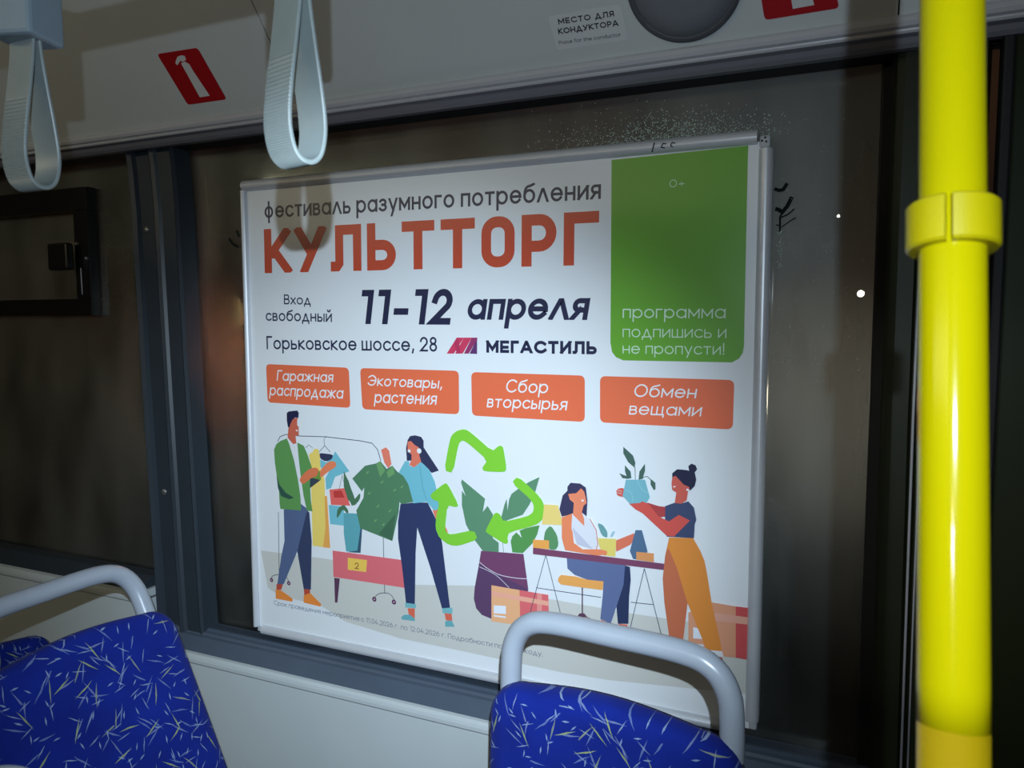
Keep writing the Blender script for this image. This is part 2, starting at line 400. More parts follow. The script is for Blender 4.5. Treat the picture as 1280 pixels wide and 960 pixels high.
# cove (sloping lower edge of the ceiling)
cn = Vector((0, -.775, -.631)).normalized(); c0 = Vector((0.7407, -.08, 1.2264)); cup = Vector((0, -.631, .775)).normalized()
ceil = empty('ceiling', (0, -.08, 1.2264)); tag(ceil, kind='structure')
def cove(x0, x1):
    bm = bmesh.new(); A = Vector((0, -.08, 1.2264)); g = .0012
    pr = [A, A+cup*.30, A+cup*.36+Vector((0, -.03, .012)), A+cup*.40+Vector((0, -.09, .02))]
    fr = [[bm.verts.new(Vector((x, p.y+.08, p.z-1.2264))) for p in pr] for x in (x0+g, x1-g)]
    bk = [[bm.verts.new(Vector((x, p.y+.08, p.z-1.2264))-cn*.012) for p in pr] for x in (x0+g, x1-g)]
    for q in (fr, bk):
        for i in range(3): bm.faces.new((q[0][i], q[0][i+1], q[1][i+1], q[1][i]))
    for i in range(3):
        for s_ in (0, 1): bm.faces.new((fr[s_][i], fr[s_][i+1], bk[s_][i+1], bk[s_][i]))
    bm.faces.new((fr[0][0], fr[1][0], bk[1][0], bk[0][0])); bm.faces.new((fr[0][3], fr[1][3], bk[1][3], bk[0][3]))
    return bm_obj('cove_panel', bm, M_panel, ceil)
for a, b in ((-2.2, -.92), (-.92, .24), (.24, 1.392), (1.392, 2.6)): cove(a, b)
o = box('backing', (-2.2, .075, -.02), (2.6, .12, .32), M_groove, ceil, 0)
o = box('flat_panel', (-2.2, -2.6, .36), (2.6, -.42, .40), M_panel, ceil, 0)

# moulding under the cove
prof = [(-.070, 1.232), (-.086, 1.2265), (-.091, 1.221), (-.0915, 1.214), (-.088, 1.2085), (-.080, 1.2065), (-.0795, 1.2045), (-.0805, 1.2025), (-.078, 1.2005), (-.03, 1.200), (-.03, 1.232)]
prof = [(y, z+.005) for y, z in prof]
tag(extrude_x('trim_1', prof, -2.2, 2.6, M_trim), kind='structure')
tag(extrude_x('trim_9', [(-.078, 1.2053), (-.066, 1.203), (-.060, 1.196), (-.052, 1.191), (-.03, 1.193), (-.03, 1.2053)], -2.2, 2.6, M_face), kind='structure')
tag(box('trim_2', (-2.2, -.040, 1.195), (1.47, .03, 1.225), M_gasket, None, .004), kind='structure')   # black strip standing for the shadow in the gap above the glass

# pillar between the windows
zs = [(1.24, -.02), (1.15, -.008), (1.05, -.001), (.9, .002), (.6, .010), (.3, .02), (.0, .03), (-.06, .034)]
pil = extrude_z('trim_3', [(-.362, .05), (-.362, .0), (-.352, -.022), (-.344, -.028), (-.334, -.022), (-.330, -.012), (-.276, -.012), (-.271, -.024), (-.262, -.030), (-.253, -.026), (-.247, -.020), (-.204, -.020), (-.197, -.024), (-.193, -.016), (-.19, .05)], zs, M_pillar)
tag(pil, kind='structure')
for px, py in ((183, 287), (205, 615)):
    p = onY(px, py, -.013)
    bm = bmesh.new(); bmesh.ops.create_uvsphere(bm, u_segments=16, v_segments=8, radius=.009)
    for v in bm.verts: v.co = Vector((v.co.x, v.co.y*.45, v.co.z))+p
    bm_obj('screw', bm, M_screw, pil, True)

# right pillar
pr2 = extrude_z('trim_4', [(1.392, .05), (1.392, .0), (1.397, -.014), (1.408, -.020), (1.432, -.020), (1.437, -.012), (1.441, -.012), (1.446, -.026), (1.475, -.034), (1.52, -.034), (1.53, .0), (1.53, .05)], [(1.24, 0), (.6, 0.0), (-.12, .006)], M_dark)
tag(pr2, kind='structure')
# paler plate painting the lit top of the pillar beyond the pole shadow
q = [(1.43, 1.215), (1.43, 1.15)] + [(1.43+.05*(i/8)**2, 1.15-.20*(i/8)) for i in range(1, 9)] + [(1.50, .95), (1.50, 1.215)]
o = prism('lit_patch', q, -.044, -.03, M_brkt, pr2)
p0 = onY(1146, 165, -.04)
o = tube('seal_rod', [Vector((1.4395, -.026, 1.09)), Vector((1.4395, -.026, .6)), Vector((1.444, -.026, -.10))], .0022, M_trim, pr2, 8)
o = tube('seal_rod', [Vector((1.4495, -.034, .90)), Vector((1.4495, -.034, .6)), Vector((1.4535, -.034, -.10))], .0016, M_trim, pr2, 8)

# lower dark sill and light lip
tag(extrude_x('trim_5', [(.03, -.030), (-.004, -.030), (-.010, -.034), (-.018, -.036), (-.022, -.041), (-.030, -.043), (-.058, -.073), (-.058, -.082), (.03, -.082)], -.33, 1.41, M_rail), kind='structure')
lipp = [(.0, -.070), (-.050, -.070), (-.064, -.0715), (-.0705, -.076), (-.072, -.083), (-.0715, -.091), (-.067, -.096), (-.0, -.096)]
tag(extrude_x('trim_6', lipp, -.33, 1.60, M_lower), kind='structure')
dz = .128
tag(extrude_x('trim_7', [(y, z+dz) for y, z in lipp], -2.2, -.335, M_lower), kind='structure')
tag(extrude_x('trim_8', [(.03, .085), (-.008, .085), (-.058, .054), (-.058, .048), (.03, .048)], -2.2, -.345, M_pillar), kind='structure')
wl = empty('wall_left', (0, 0, -.75)); tag(wl, kind='structure')
box('lower_panel', (-.33, -.062, .0), (1.60, .02, .662), M_lower, wl, .002)
box('lower_panel', (-2.2, -.060, .0), (-.335, .02, .79), M_lower, wl, .002)
box('upper_band', (-2.2, .03, 1.955), (2.6, .06, 2.9), M_groove, wl, 0)
tag(box('floor', (-2.2, -2.6, -.80), (2.6, .05, -.75), M_floor, None, 0), kind='structure')

# glass material -------------------------------------------------------------
def glass_mat(name, glare=0):
    m = bpy.data.materials.new(name); m.use_nodes = True; nt = m.node_tree; N = nt.nodes; Lk = nt.links
    N.remove(N['Principled BSDF']); out = N['Material Output']
    tcn = N.new('ShaderNodeTexCoord')
    tr = N.new('ShaderNodeBsdfTransparent'); tr.inputs['Color'].default_value = (.62, .64, .64, 1)
    g1 = N.new('ShaderNodeBsdfGlossy'); g1.inputs['Roughness'].default_value = .04; g1.inputs['Color'].default_value = (.9, .95, .9, 1)
    fr = N.new('ShaderNodeFresnel'); fr.inputs['IOR'].default_value = 1.45
    mx1 = N.new('ShaderNodeMixShader'); Lk.new(fr.outputs[0], mx1.inputs[0]); Lk.new(tr.outputs[0], mx1.inputs[1]); Lk.new(g1.outputs[0], mx1.inputs[2])
    # condensation: fine droplets scatter the light around the mirror direction
    g2 = N.new('ShaderNodeBsdfGlossy'); g2.inputs['Roughness'].default_value = .42; g2.inputs['Color'].default_value = (.85, .95, .92, 1)
    n = N.new('ShaderNodeTexNoise'); n.inputs['Scale'].default_value = 3.2; n.inputs['Detail'].default_value = 6
    mp = N.new('ShaderNodeMapping'); mp.inputs['Scale'].default_value = (2.2, 1, .8)
    Lk.new(tcn.outputs['Object'], mp.inputs['Vector']); Lk.new(mp.outputs[0], n.inputs['Vector'])
    rm = N.new('ShaderNodeMapRange'); rm.inputs['From Min'].default_value = .35; rm.inputs['From Max'].default_value = .7
    rm.inputs['To Min'].default_value = .02; rm.inputs['To Max'].default_value = .055
    Lk.new(n.outputs['Fac'], rm.inputs['Value'])
    v = N.new('ShaderNodeTexVoronoi'); v.inputs['Scale'].default_value = 420
    Lk.new(tcn.outputs['Object'], v.inputs['Vector'])
    bp = N.new('ShaderNodeBump'); bp.inputs['Strength'].default_value = .8; bp.inputs['Distance'].default_value = .0006
    Lk.new(v.outputs['Distance'], bp.inputs['Height']); Lk.new(bp.outputs[0], g2.inputs['Normal'])
    mx2 = N.new('ShaderNodeMixShader'); Lk.new(rm.outputs[0], mx2.inputs[0]); Lk.new(mx1.outputs[0], mx2.inputs[1]); Lk.new(g2.outputs[0], mx2.inputs[2])
    tl = N.new('ShaderNodeBsdfTranslucent'); tl.inputs['Color'].default_value = (.8, .8, .8, 1)
    df = N.new('ShaderNodeBsdfDiffuse'); df.inputs['Color'].default_value = (.7, .75, .78, 1)
    mt = N.new('ShaderNodeMixShader'); mt.inputs[0].default_value = .3; Lk.new(tl.outputs[0], mt.inputs[1]); Lk.new(df.outputs[0], mt.inputs[2])
    mx3 = N.new('ShaderNodeMixShader'); rm2 = N.new('ShaderNodeMapRange'); rm2.inputs['From Min'].default_value = .35; rm2.inputs['From Max'].default_value = .7
    rm2.inputs['To Min'].default_value = .02; rm2.inputs['To Max'].default_value = .075; Lk.new(n.outputs['Fac'], rm2.inputs['Value'])
    # glare put into the shader: paler haze towards the door end and the top
    sx_ = N.new('ShaderNodeSeparateXYZ'); Lk.new(tcn.outputs['Object'], sx_.inputs[0])
    pm = N.new('ShaderNodeMapRange'); pm.interpolation_type = 'SMOOTHSTEP'; pm.inputs['From Min'].default_value = -.2; pm.inputs['From Max'].default_value = .62
    pm.inputs['To Min'].default_value = 0; pm.inputs['To Max'].default_value = glare; Lk.new(sx_.outputs['X'], pm.inputs['Value'])
    pz = N.new('ShaderNodeMapRange'); pz.interpolation_type = 'SMOOTHSTEP'; pz.inputs['From Min'].default_value = -.45; pz.inputs['From Max'].default_value = .25; Lk.new(sx_.outputs['Z'], pz.inputs['Value'])
    pp = N.new('ShaderNodeMath'); pp.operation = 'MULTIPLY_ADD'; Lk.new(pm.outputs[0], pp.inputs[0]); Lk.new(pz.outputs[0], pp.inputs[1]); Lk.new(rm2.outputs[0], pp.inputs[2])
    Lk.new(pp.outputs[0], mx3.inputs[0]); Lk.new(mx2.outputs[0], mx3.inputs[1]); Lk.new(mt.outputs[0], mx3.inputs[2])
    Lk.new(mx3.outputs[0], out.inputs['Surface'])
    return m
M_glass = glass_mat('misted_glass'); M_glass1 = glass_mat('misted_glass_glare', .17)
M_drop = mat('water_drop', (.60, .78, .70), .25, 1.0, coat=.5)

win1 = empty('window_1', (.58, .03, .58)); tag(win1, kind='structure')
box('pane', (-.83, 0, -.63), (.83, .005, .65), M_glass1, win1, 0)
for a, b in (((-.83, -.03, -.62), (-.795, .0, .62)), ((.795, -.02, -.62), (.83, .0, .62)), ((-.83, -.008, .624), (.83, .0, .66)), ((-.80, -.03, -.64), (.80, .0, -.610))):
    box('rubber_seal', a, b, M_gasket, win1, .003)
win2 = empty('window_2', (-1.27, .03, .65)); tag(win2, kind='structure')
box('pane', (-.93, 0, -.60), (.93, .005, .60), M_glass, win2, 0)
# sliding vent
vf = empty('vent_frame', (0, 0, 0)); vf.parent = win2
X0, X1, Z0, Z1 = -.60, .722, .133, .478   # outer, local
I1, J0, J1 = .662, .178, .418
def loc2(pts): return pts
o = prism('vent_frame', [(X0, J1), (X1, J1), (X1, Z1), (X0, Z1)], -.028, 0, M_blackf, win2); 
bpy.data.objects.remove(vf)
def bars():
    bm = bmesh.new()
    for (x0, z0, x1, z1) in ((X0, Z0, X1, J0), (I1, J0, X1, J1), (X0, J0, X0+.06, J1)):
        r = bmesh.ops.create_cube(bm, size=1)
        for v in r['verts']: v.co = Vector(((x0+x1)/2+v.co.x*(x1-x0), -.014+v.co.y*.028, (z0+z1)/2+v.co.z*(z1-z0)))
    bmesh.ops.bevel(bm, geom=bm.edges[:], offset=.003, segments=2, affect='EDGES')
    return bm_obj('vent_frame', bm, M_blackf, win2)
bars()
lp = onY(82, 322, -.01)-Vector((-1.27, .03, .65))
lt = box('latch', lp+Vector((-.045, -.022, -.035)), lp+Vector((.035, -.0, .038)), M_blackf, win2, .006)
for px, py in ((96, 305), (108, 323)):
    p = onY(px, py, -.02)-Vector((-1.27, .03, .65)); bm = bmesh.new(); bmesh.ops.create_uvsphere(bm, u_segments=10, v_segments=6, radius=.0055)
    for v in bm.verts: v.co += p
    bm_obj('screw', bm, M_screw, win2, True)
tube('slide_track', [onY(101, 335, -.002)-Vector((-1.27, .03, .65)), onY(103, 368, -.002)-Vector((-1.27, .03, .65))], .0018, M_trim, win2, 6)
# finger drawing wiped into the mist and its running drops
fm = Sheet((0, -1, 0), (0, .0285, 0))
for L_, w0 in (([(968, 236), (974, 238), (979, 237), (984, 229)], .006), ([(969, 261), (973, 262), (978, 265), (984, 258), (990, 246)], .007), ([(978, 265), (975, 272), (975, 290)], .0035), ([(976, 272), (985, 268), (993, 261)], .0025), ([(977, 284), (988, 276), (995, 272)], .002), ([(970, 281), (975, 282)], .002)):
    fm.line(L_, M_mark, w0)
for L_ in ([(286, 298), (291, 305), (298, 309)], [(296, 288), (299, 296)]): fm.line(L_, M_mark, .006)
o = fm.build('finger_drawing', win1)
o.matrix_parent_inverse = Matrix.Translation(-win1.location)
bm = bmesh.new()
def drop(x, y, r):
    p = onY(x, y, .0285)-win1.location; q = bmesh.ops.create_icosphere(bm, subdivisions=1, radius=r)
    for v in q['verts']: v.co = Vector((v.co.x, v.co.y*.4, v.co.z*1.15))+p
for i in range(46):
    drop(975+random.gauss(0, 1.6), 288+random.random()*48, random.uniform(.0004, .0012))
for i in range(1500):
    t = random.random(); x = 835+random.gauss(0, 70)
    ytop = 212-(x-640)*.085-14+random.gauss(0, 1)
    y = ytop-abs(random.gauss(0, 18))-1
    if 655 < x < 990 and y > 90: drop(x, y, random.uniform(.0004, .0012))
for i in range(70): drop(random.uniform(970, 1080), random.uniform(120, 500), random.uniform(.0003, .0008))
o = bm_obj('water_drops', bm, M_drop, win1, True); o['kind'] = 'stuff'

# right: dark folding door beside the pole
d1 = empty('door_1', (1.55, -.02, -.75)); tag(d1, kind='structure')
box('leaf_frame', (0, -.02, 0), (.10, .03, 1.98), M_door, d1, .008)
box('leaf_frame', (.55, -.02, 0), (.65, .03, 1.98), M_door, d1, .008)
box('leaf_frame', (.10, -.02, 0), (.55, .03, .25), M_door, d1, .008)
box('leaf_frame', (.10, -.02, 1.80), (.55, .03, 1.98), M_door, d1, .008)
box('pane', (.10, .0, .25), (.55, .006, 1.80), M_door, d1, 0)
box('rubber_edge', (-.012, -.03, .05), (.004, .01, 1.95), M_gasket, d1, .004)
o = tube('door_bar', [Vector((.075, -.055, .55)), Vector((.065, -.055, 1.55)), Vector((.05, -.03, 1.75))], .010, M_dark, d1, 12)
box('door_jamb', (1.15, -.03, 0), (2.0, .03, 1.98), M_door, d1, .004)

# outside: road, far lamps
out_m = mat('asphalt_night', (.03, .03, .03), .9, .2)
tag(box('ground', (-40, .6, -1.6), (30, 60, -1.55), out_m, None, 0), 'dark road surface outside the bus windows', 'road', kind='structure')
def emis(name, c, s):
    m = bpy.data.materials.new(name); m.use_nodes = True; b = m.node_tree.nodes['Principled BSDF']; b.inputs['Base Color'].default_value = (0, 0, 0, 1)
    b.inputs['Emission Color'].default_value = (*c, 1); b.inputs['Emission Strength'].default_value = s; return m
M_lampo = emis('sodium_lamp', (1, .45, .12), 5); M_lampw = emis('white_lamp', (1, .92, .75), 12)
def street_lamp(px, py, dist, r, m, label):
    p = CP + ray(px, py)*dist
    e = empty('street_lamp', (p.x, p.y, -1.55)); tag(e, label, 'street lamp')
    h = p.z+1.55
    tube('post', [Vector((0, .25, 0)), Vector((0, .25, h*.9)), Vector((0, .2, h+.05)), Vector((0, 0, h+.08))], .04, M_gasket, e, 8)
    bm = bmesh.new(); bmesh.ops.create_uvsphere(bm, u_segments=12, v_segments=8, radius=r)
    for v in bm.verts: v.co = v.co+Vector((0, 0, h))
    bm_obj('lamp', bm, m, e, True)
street_lamp(276, 467, 14, .025, M_lampo, 'distant orange street lamp seen left of the poster')
street_lamp(91, 415, 14, .02, M_lampw, 'distant pale street lamp under the sliding vent')

street_lamp(1048, 270, 12, .022, M_lampw, 'distant white street lamp seen beside the pole, the upper of two')
street_lamp(1076, 367, 10, .045, M_lampw, 'bright white street lamp seen beside the pole, the lower of two')
# ------------------------------------------------------------------ poster in its snap frame
fr = empty('poster_frame', (.6, 0, 0)); tag(fr, 'aluminium snap frame holding the white festival poster on the window', 'poster frame')
PO = fr.location
def half_profile(name, a, b, horiz):
    """rounded snap rail between two corners of its face rectangle (x0,z0)-(x1,z1), front bulging to -y"""
    x0, z0 = a; x1, z1 = b; bm = bmesh.new(); rows = []
    n = 8
    for e in (0, 1):
        row = []
        for i in range(n+1):
            t = i/n; bul = -.004-.009*math.sin(PI*min(1, max(0, t)))**.6
            if horiz: row.append(bm.verts.new(Vector((x0 if e == 0 else x1, bul, z0+(z1-z0)*t))-PO))
            else: row.append(bm.verts.new(Vector((x0+(x1-x0)*t, bul, z0 if e == 0 else z1))-PO))
        if horiz: row += [bm.verts.new(Vector((x0 if e == 0 else x1, .018, z1))-PO), bm.verts.new(Vector((x0 if e == 0 else x1, .018, z0))-PO)]
        else: row += [bm.verts.new(Vector((x1, .018, z0 if e == 0 else z1))-PO), bm.verts.new(Vector((x0, .018, z0 if e == 0 else z1))-PO)]
        rows.append(row)
    k = len(rows[0])
    for i in range(k): bm.faces.new((rows[0][i], rows[0][(i+1) % k], rows[1][(i+1) % k], rows[1][i]))
    bm.faces.new(rows[0][::-1]); bm.faces.new(rows[1])
    return bm_obj(name, bm, M_alu, fr)
half_profile('frame_rail', (.002, 1.075), (1.180, 1.100), True)
half_profile('frame_rail', (.022, -.014), (1.178, .008), True)
half_profile('frame_rail', (-.004, .004), (.012, 1.076), False)
half_profile('frame_rail', (1.183, .018), (1.207, 1.066), False)
cp_ = Vector((1.183, 0, 1.068))-PO
cc = box('corner_joint', cp_+Vector((0, -.004, 0)), cp_+Vector((.019, .016, .022)), M_corner, fr, .004)
for dx, dz in ((.005, .012), (.012, .010), (.010, .017)):
    box('rivet_hole', cp_+Vector((dx-.0016, -.0055, dz-.0016)), cp_+Vector((dx+.0016, -.003, dz+.0016)), M_groove, cc, 0)
cb = Vector((1.190, 0, .000))-PO
box('corner_joint', cb+Vector((0, -.003, 0)), cb+Vector((.014, .016, .017)), M_corner, fr, .003)
cb = Vector((.004, 0, -.010))-PO
box('corner_joint', cb+Vector((0, -.003, 0)), cb+Vector((.014, .016, .014)), M_corner, fr, .003)
M_paper = mat('poster_paper', (.78, .81, .84), .32, .5, noise=.02, nscale=4)
sheet = box('poster_sheet', Vector((.006, -.0005, .0))-PO, Vector((1.19, .010, 1.080))-PO, M_paper, fr, 0)
mk_ = Sheet((0, -1, 0), (0, -.0142, 0))
mk_.line([(818, 178), (815, 190)], M_mark, .0022); mk_.line([(826, 184), (829, 179), (833, 180)], M_mark, .0018); mk_.line([(826, 184), (831, 185)], M_mark, .0018)
mk_.line([(838, 182), (840, 178), (844, 179)], M_mark, .0018); mk_.line([(838, 182), (841, 184)], M_mark, .0018)
o = mk_.build('pen_marks', fr); o.matrix_parent_inverse = Matrix.Translation(-PO)

NAVY = ink((38, 42, 72)); RED = ink((200, 78, 54)); GRN = ink((104, 168, 52)); ORG = ink((232, 112, 76)); WHT = ink((232, 236, 240)); PALE = ink((206, 232, 206))
S = Sheet((0, -1, 0), (0, -.0006, 0))
# ---- illustration
def A(px, c, sm=0): S.poly(px, ink(c), sm)
A([(326, 688), (411, 699), (520, 731), (591, 732), (689, 749), (790, 767), (860, 777), (936, 792), (936, 868), (760, 850), (700, 840), (625, 824), (578, 814), (500, 798), (432, 777), (401, 757), (350, 745), (335, 735)], (206, 206, 200))
LN = ink((70, 80, 95))
# clothes rail
S.line([(347, 552), (350, 546), (357, 543), (375, 545), (407, 546), (450, 551), (465, 554), (472, 562), (476, 576)], LN, .0018)
S.line([(348, 640), (349, 718)], LN, .0016); S.line([(339, 724), (341, 720), (349, 718), (357, 720), (361, 727)], LN, .0016, 4)
for x, y in ((339.5, 725), (361, 729)): S.dot(x, y, .0052, ink((95, 45, 80))); S.dot(x, y, .002, ink((190, 170, 190)))
S.line([(479, 668), (481, 742)], LN, .0016); S.line([(468, 748), (472, 743), (480, 741), (488, 743), (493, 750)], LN, .0016, 4)
for x, y in ((468, 749), (492.5, 752.5)): S.dot(x, y, .0058, ink((95, 45, 80))); S.dot(x, y, .0022, ink((190, 170, 190)))
S.line([(382, 560), (386, 556), (391, 560)], LN, .001); S.line([(398, 566), (406, 557), (413, 565)], LN, .0014); S.line([(406, 557), (405, 549), (408, 545)], LN, .0012)
# hanging clothes
A([(419, 564), (437, 589), (429, 592), (419, 596), (414, 610), (408, 612), (407, 598), (412, 588), (400, 584), (400, 574), (408, 578), (415, 573)], (118, 190, 205))
A([(398, 566), (417, 568), (415, 574), (408, 577), (401, 574)], (55, 62, 90), 1)
A([(386, 568), (391, 565), (393, 561), (398, 561), (400, 570), (401, 586), (406, 600), (407, 640), (413, 685), (391, 682), (390, 640), (389, 606), (391, 590)], (240, 212, 112))
A([(406, 620), (409, 620), (413, 685), (404, 684), (407, 660)], (236, 168, 88))
A([(411, 631), (430, 633), (430, 657), (413, 655)], (118, 190, 205))
A([(412, 612), (431, 610), (438, 632), (414, 631)], (232, 104, 98)); A([(417, 614), (427, 613), (431, 622), (418, 622)], (196, 66, 62))
S.line([(424, 612), (428, 594), (432, 612)], LN, .0012)
# dresser and vase
A([(416, 688), (504, 700), (508, 735), (417, 721)], (226, 112, 120))
A([(418, 722), (425, 723), (422, 753), (419, 753)], (95, 62, 88))
A([(435, 697), (459, 700), (458, 715), (435, 712)], (242, 200, 92)); S.text('2', (444, 711), (449, 711.5), 703, ink((150, 90, 60)), .14, caps=True)
A([(430, 588), (442, 618), (446, 630), (440, 632), (432, 612)], (78, 118, 88)); A([(430, 590), (436, 601), (442, 620), (442, 632), (435, 624), (430, 608)], (78, 118, 88))
A([(442, 626), (451, 615), (450, 625), (442, 633)], (78, 118, 88), 1); A([(421, 648), (422, 636), (430, 630), (436, 638), (435, 643), (429, 636), (424, 645)], (78, 118, 88), 1)
A([(430, 641), (452, 642), (451, 662), (450, 689), (446, 690), (433, 689), (430, 666)], (98, 168, 178)); A([(451, 660), (453, 660), (451, 691), (434, 690), (447, 688)], (62, 90, 112))
# man
A([(355, 637), (356, 676), (352, 695), (347, 730), (355, 730), (372, 689), (383, 650), (386, 637), (377, 630)], (88, 104, 140))
A([(384, 639), (387, 640), (390, 676), (389, 737), (380, 736), (372, 689), (380, 655)], (58, 68, 98))
A([(346, 730), (354, 730), (352, 737), (346, 737)], (190, 82, 62)); A([(380, 736), (388, 737), (388, 743), (381, 745)], (190, 82, 62))
A([(345, 736), (352, 738), (366, 748), (366, 752), (345, 748)], (240, 142, 66)); A([(380, 744), (388, 741), (402, 755), (401, 758), (380, 753)], (240, 142, 66))
A([(359, 547), (369, 555), (372, 554), (375, 577), (378, 600), (381, 625), (383, 630), (377, 630), (372, 605), (362, 570)], (226, 228, 232))
A([(359, 548), (351, 551), (346, 555), (343, 562), (344, 578), (346, 592), (349, 610), (350, 630), (351, 636), (377, 638), (376, 620), (373, 600), (368, 575), (362, 555)], (98, 152, 86))
A([(372, 553), (380, 557), (384, 566), (389, 580), (392, 590), (388, 608), (389, 625), (391, 639), (384, 638), (380, 620), (377, 600), (374, 575)], (98, 152, 86))
A([(346, 594), (350, 606), (358, 616), (368, 622), (362, 624), (352, 620), (348, 610)], (52, 88, 76))
A([(388, 596), (401, 600), (388, 610)], (62, 72, 84)); A([(390, 590), (400, 588), (402, 600), (389, 597)], (112, 150, 70))
A([(374, 599), (385, 587), (394, 584), (399, 586), (397, 595), (390, 597), (379, 606)], (226, 122, 84), 1)
A([(400, 588), (412, 576), (420, 577), (421, 583), (410, 590), (401, 598)], (236, 132, 92), 1)
SK1 = (206, 104, 82)
A([(363, 528), (367, 523), (373, 522), (372, 525), (372, 531), (374, 534), (374, 544), (370, 545), (371, 554), (367, 555), (360, 547), (361, 535)], SK1)
A([(359, 516), (362, 514), (372, 513), (374, 516), (373.5, 522), (369, 522), (366, 525), (363.5, 530), (362.5, 534), (360.5, 534), (359, 525)], (42, 42, 72))
A([(370, 537), (373.5, 537.5), (371.5, 539.5)], (240, 240, 240))
# green shirt and woman
A([(510, 550), (513, 545), (519, 544), (527, 546), (530, 551), (530, 559), (549, 588), (540, 591), (527, 578), (520, 575), (509, 576), (508, 560)], (54, 58, 88))
A([(501, 630), (516, 628), (535, 628), (546, 650), (553, 678), (563, 760), (553, 760), (538, 708), (522, 659), (520, 691), (519, 755), (508, 754), (503, 708), (498, 673), (498, 652)], (52, 62, 100))
A([(541, 637), (549, 636), (550, 650), (545, 648)], (232, 128, 98)); A([(556, 655), (560, 664), (560, 670), (556, 668)], (232, 128, 98))
A([(507, 576), (512, 577), (512, 582), (518, 584), (525, 576), (530, 580), (537, 587), (544, 602), (548, 620), (550, 636), (543, 638), (534, 627), (517, 629), (511, 606), (499, 590)], (118, 188, 204))
S.line([(525, 582), (527, 595), (529, 610), (534, 626)], ink((88, 150, 170)), .0012)
A([(510, 552), (514, 551), (519, 556), (524, 559), (525, 570), (527, 577), (518, 584), (512, 581), (515, 574), (515, 568), (510, 564)], (228, 122, 98))
S.dot(524.5, 563.5, .0058, WHT); S.dot(512, 563.5, .0036, WHT)
A([(507, 753), (521, 755), (520, 760), (507, 759)], (122, 184, 190)); A([(553, 760), (566, 759), (566, 767), (554, 766)], (122, 184, 190))
A([(510, 760), (519, 760), (519, 773), (512, 770)], (222, 108, 84)); A([(556, 766), (565, 767), (566, 776), (558, 775)], (222, 108, 84))
A([(502, 771), (506, 768), (513, 768), (519, 773), (519, 776), (503, 774)], (108, 172, 180)); A([(557, 776), (565, 775), (569, 783), (557, 783)], (108, 172, 180))
A([(477, 562), (483, 559), (487, 563), (490, 580), (486, 585), (481, 578)], (232, 128, 104))
A([(441, 598), (457, 582), (471, 579), (476, 576), (484, 586), (491, 582), (497, 589), (505, 595), (511, 605), (517, 627), (502, 630), (500, 627), (499, 640), (491, 676), (451, 660), (446, 638), (455, 622), (456, 609), (453, 614)], (84, 130, 96))
A([(491, 676), (474, 667), (495, 642)], (70, 108, 82))
A([(471, 580), (476, 576), (482, 588), (476, 596)], (112, 160, 104)); A([(484, 590), (492, 582), (494, 592), (486, 597)], (112, 160, 104))
for x, y in ((460, 590), (478, 602), (494, 612), (462, 616), (473, 632), (488, 638), (470, 650), (480, 655), (503, 608)): A([(x-2, y+1.5), (x+1, y-1.5), (x+2, y-1), (x, y+2)], (122, 168, 110))
# recycling arrows + plant
LG = (96, 142, 110)
A([(578, 599), (607, 623), (604, 640), (610, 632), (617, 643), (612, 660), (624, 690), (604, 688), (592, 672), (583, 655), (578, 631), (578, 613), (583, 620), (580, 612), (577, 603)], LG)
A([(675, 596), (669, 617), (662, 631), (654, 643), (629, 652), (627, 647), (631, 631), (634, 623), (635, 638), (637, 624), (640, 617), (648, 611), (662, 602)], LG)
A([(639, 676), (641, 670), (646, 665), (653, 672), (650, 663), (657, 660), (675, 656), (672, 668), (666, 679), (654, 691), (641, 690)], (90, 150, 84))
A([(596, 677), (603, 677), (598, 674), (611, 668), (624, 678), (624, 690), (605, 688)], LG)
S.line([(627, 650), (630, 690)], ink((110, 150, 110)), .0012)
AG = (132, 206, 62)
A([(556, 588), (562, 554), (565, 544), (572, 538), (582, 536), (590, 541), (616, 564), (624, 557), (628, 557), (630, 560), (634, 586), (631, 590), (606, 589), (603, 585), (610, 575), (586, 554), (579, 550), (574, 554), (567, 591)], AG, 1)
A([(640, 603), (648, 595), (671, 616), (679, 626), (682, 637), (679, 649), (671, 656), (637, 665), (635, 672), (636, 678), (632, 680), (608, 665), (608, 662), (618, 642), (622, 640), (626, 643), (630, 652), (660, 645), (667, 640), (668, 632), (664, 624)], AG, 1)
A([(538, 618), (556, 604), (560, 604), (574, 631), (571, 634), (560, 631), (557, 660), (559, 665), (564, 668), (593, 662), (598, 674), (574, 682), (562, 681), (550, 672), (545, 660), (546, 645), (550, 627), (541, 624)], AG, 1)
A([(602, 688), (655, 692), (661, 738), (650, 750), (615, 773), (603, 768), (596, 760), (593, 748), (594, 734), (599, 707)], (96, 68, 102))
A([(602, 688), (655, 692), (661, 736), (612, 712), (600, 704)], (118, 70, 104))
S.line([(600, 702), (610, 710), (625, 718), (645, 722), (660, 723)], ink((220, 214, 226)), .0014, 4); S.line([(600, 708), (620, 718), (637, 734)], ink((220, 214, 226)), .0012, 4)
A([(615, 731), (650, 737), (651, 781), (615, 776)], (238, 178, 132)); A([(650, 737), (686, 743), (687, 782), (674, 784), (651, 781)], (224, 108, 112))
A([(672, 741), (678, 742), (678, 784), (672, 784)], (236, 150, 142)); A([(615, 738), (686, 751), (687, 757), (615, 744)], (240, 172, 148))
A([(618, 756), (633, 757), (633, 767), (618, 766)], (232, 236, 244)); A([(618, 768), (633, 770), (633, 772), (618, 770)], (232, 236, 244))
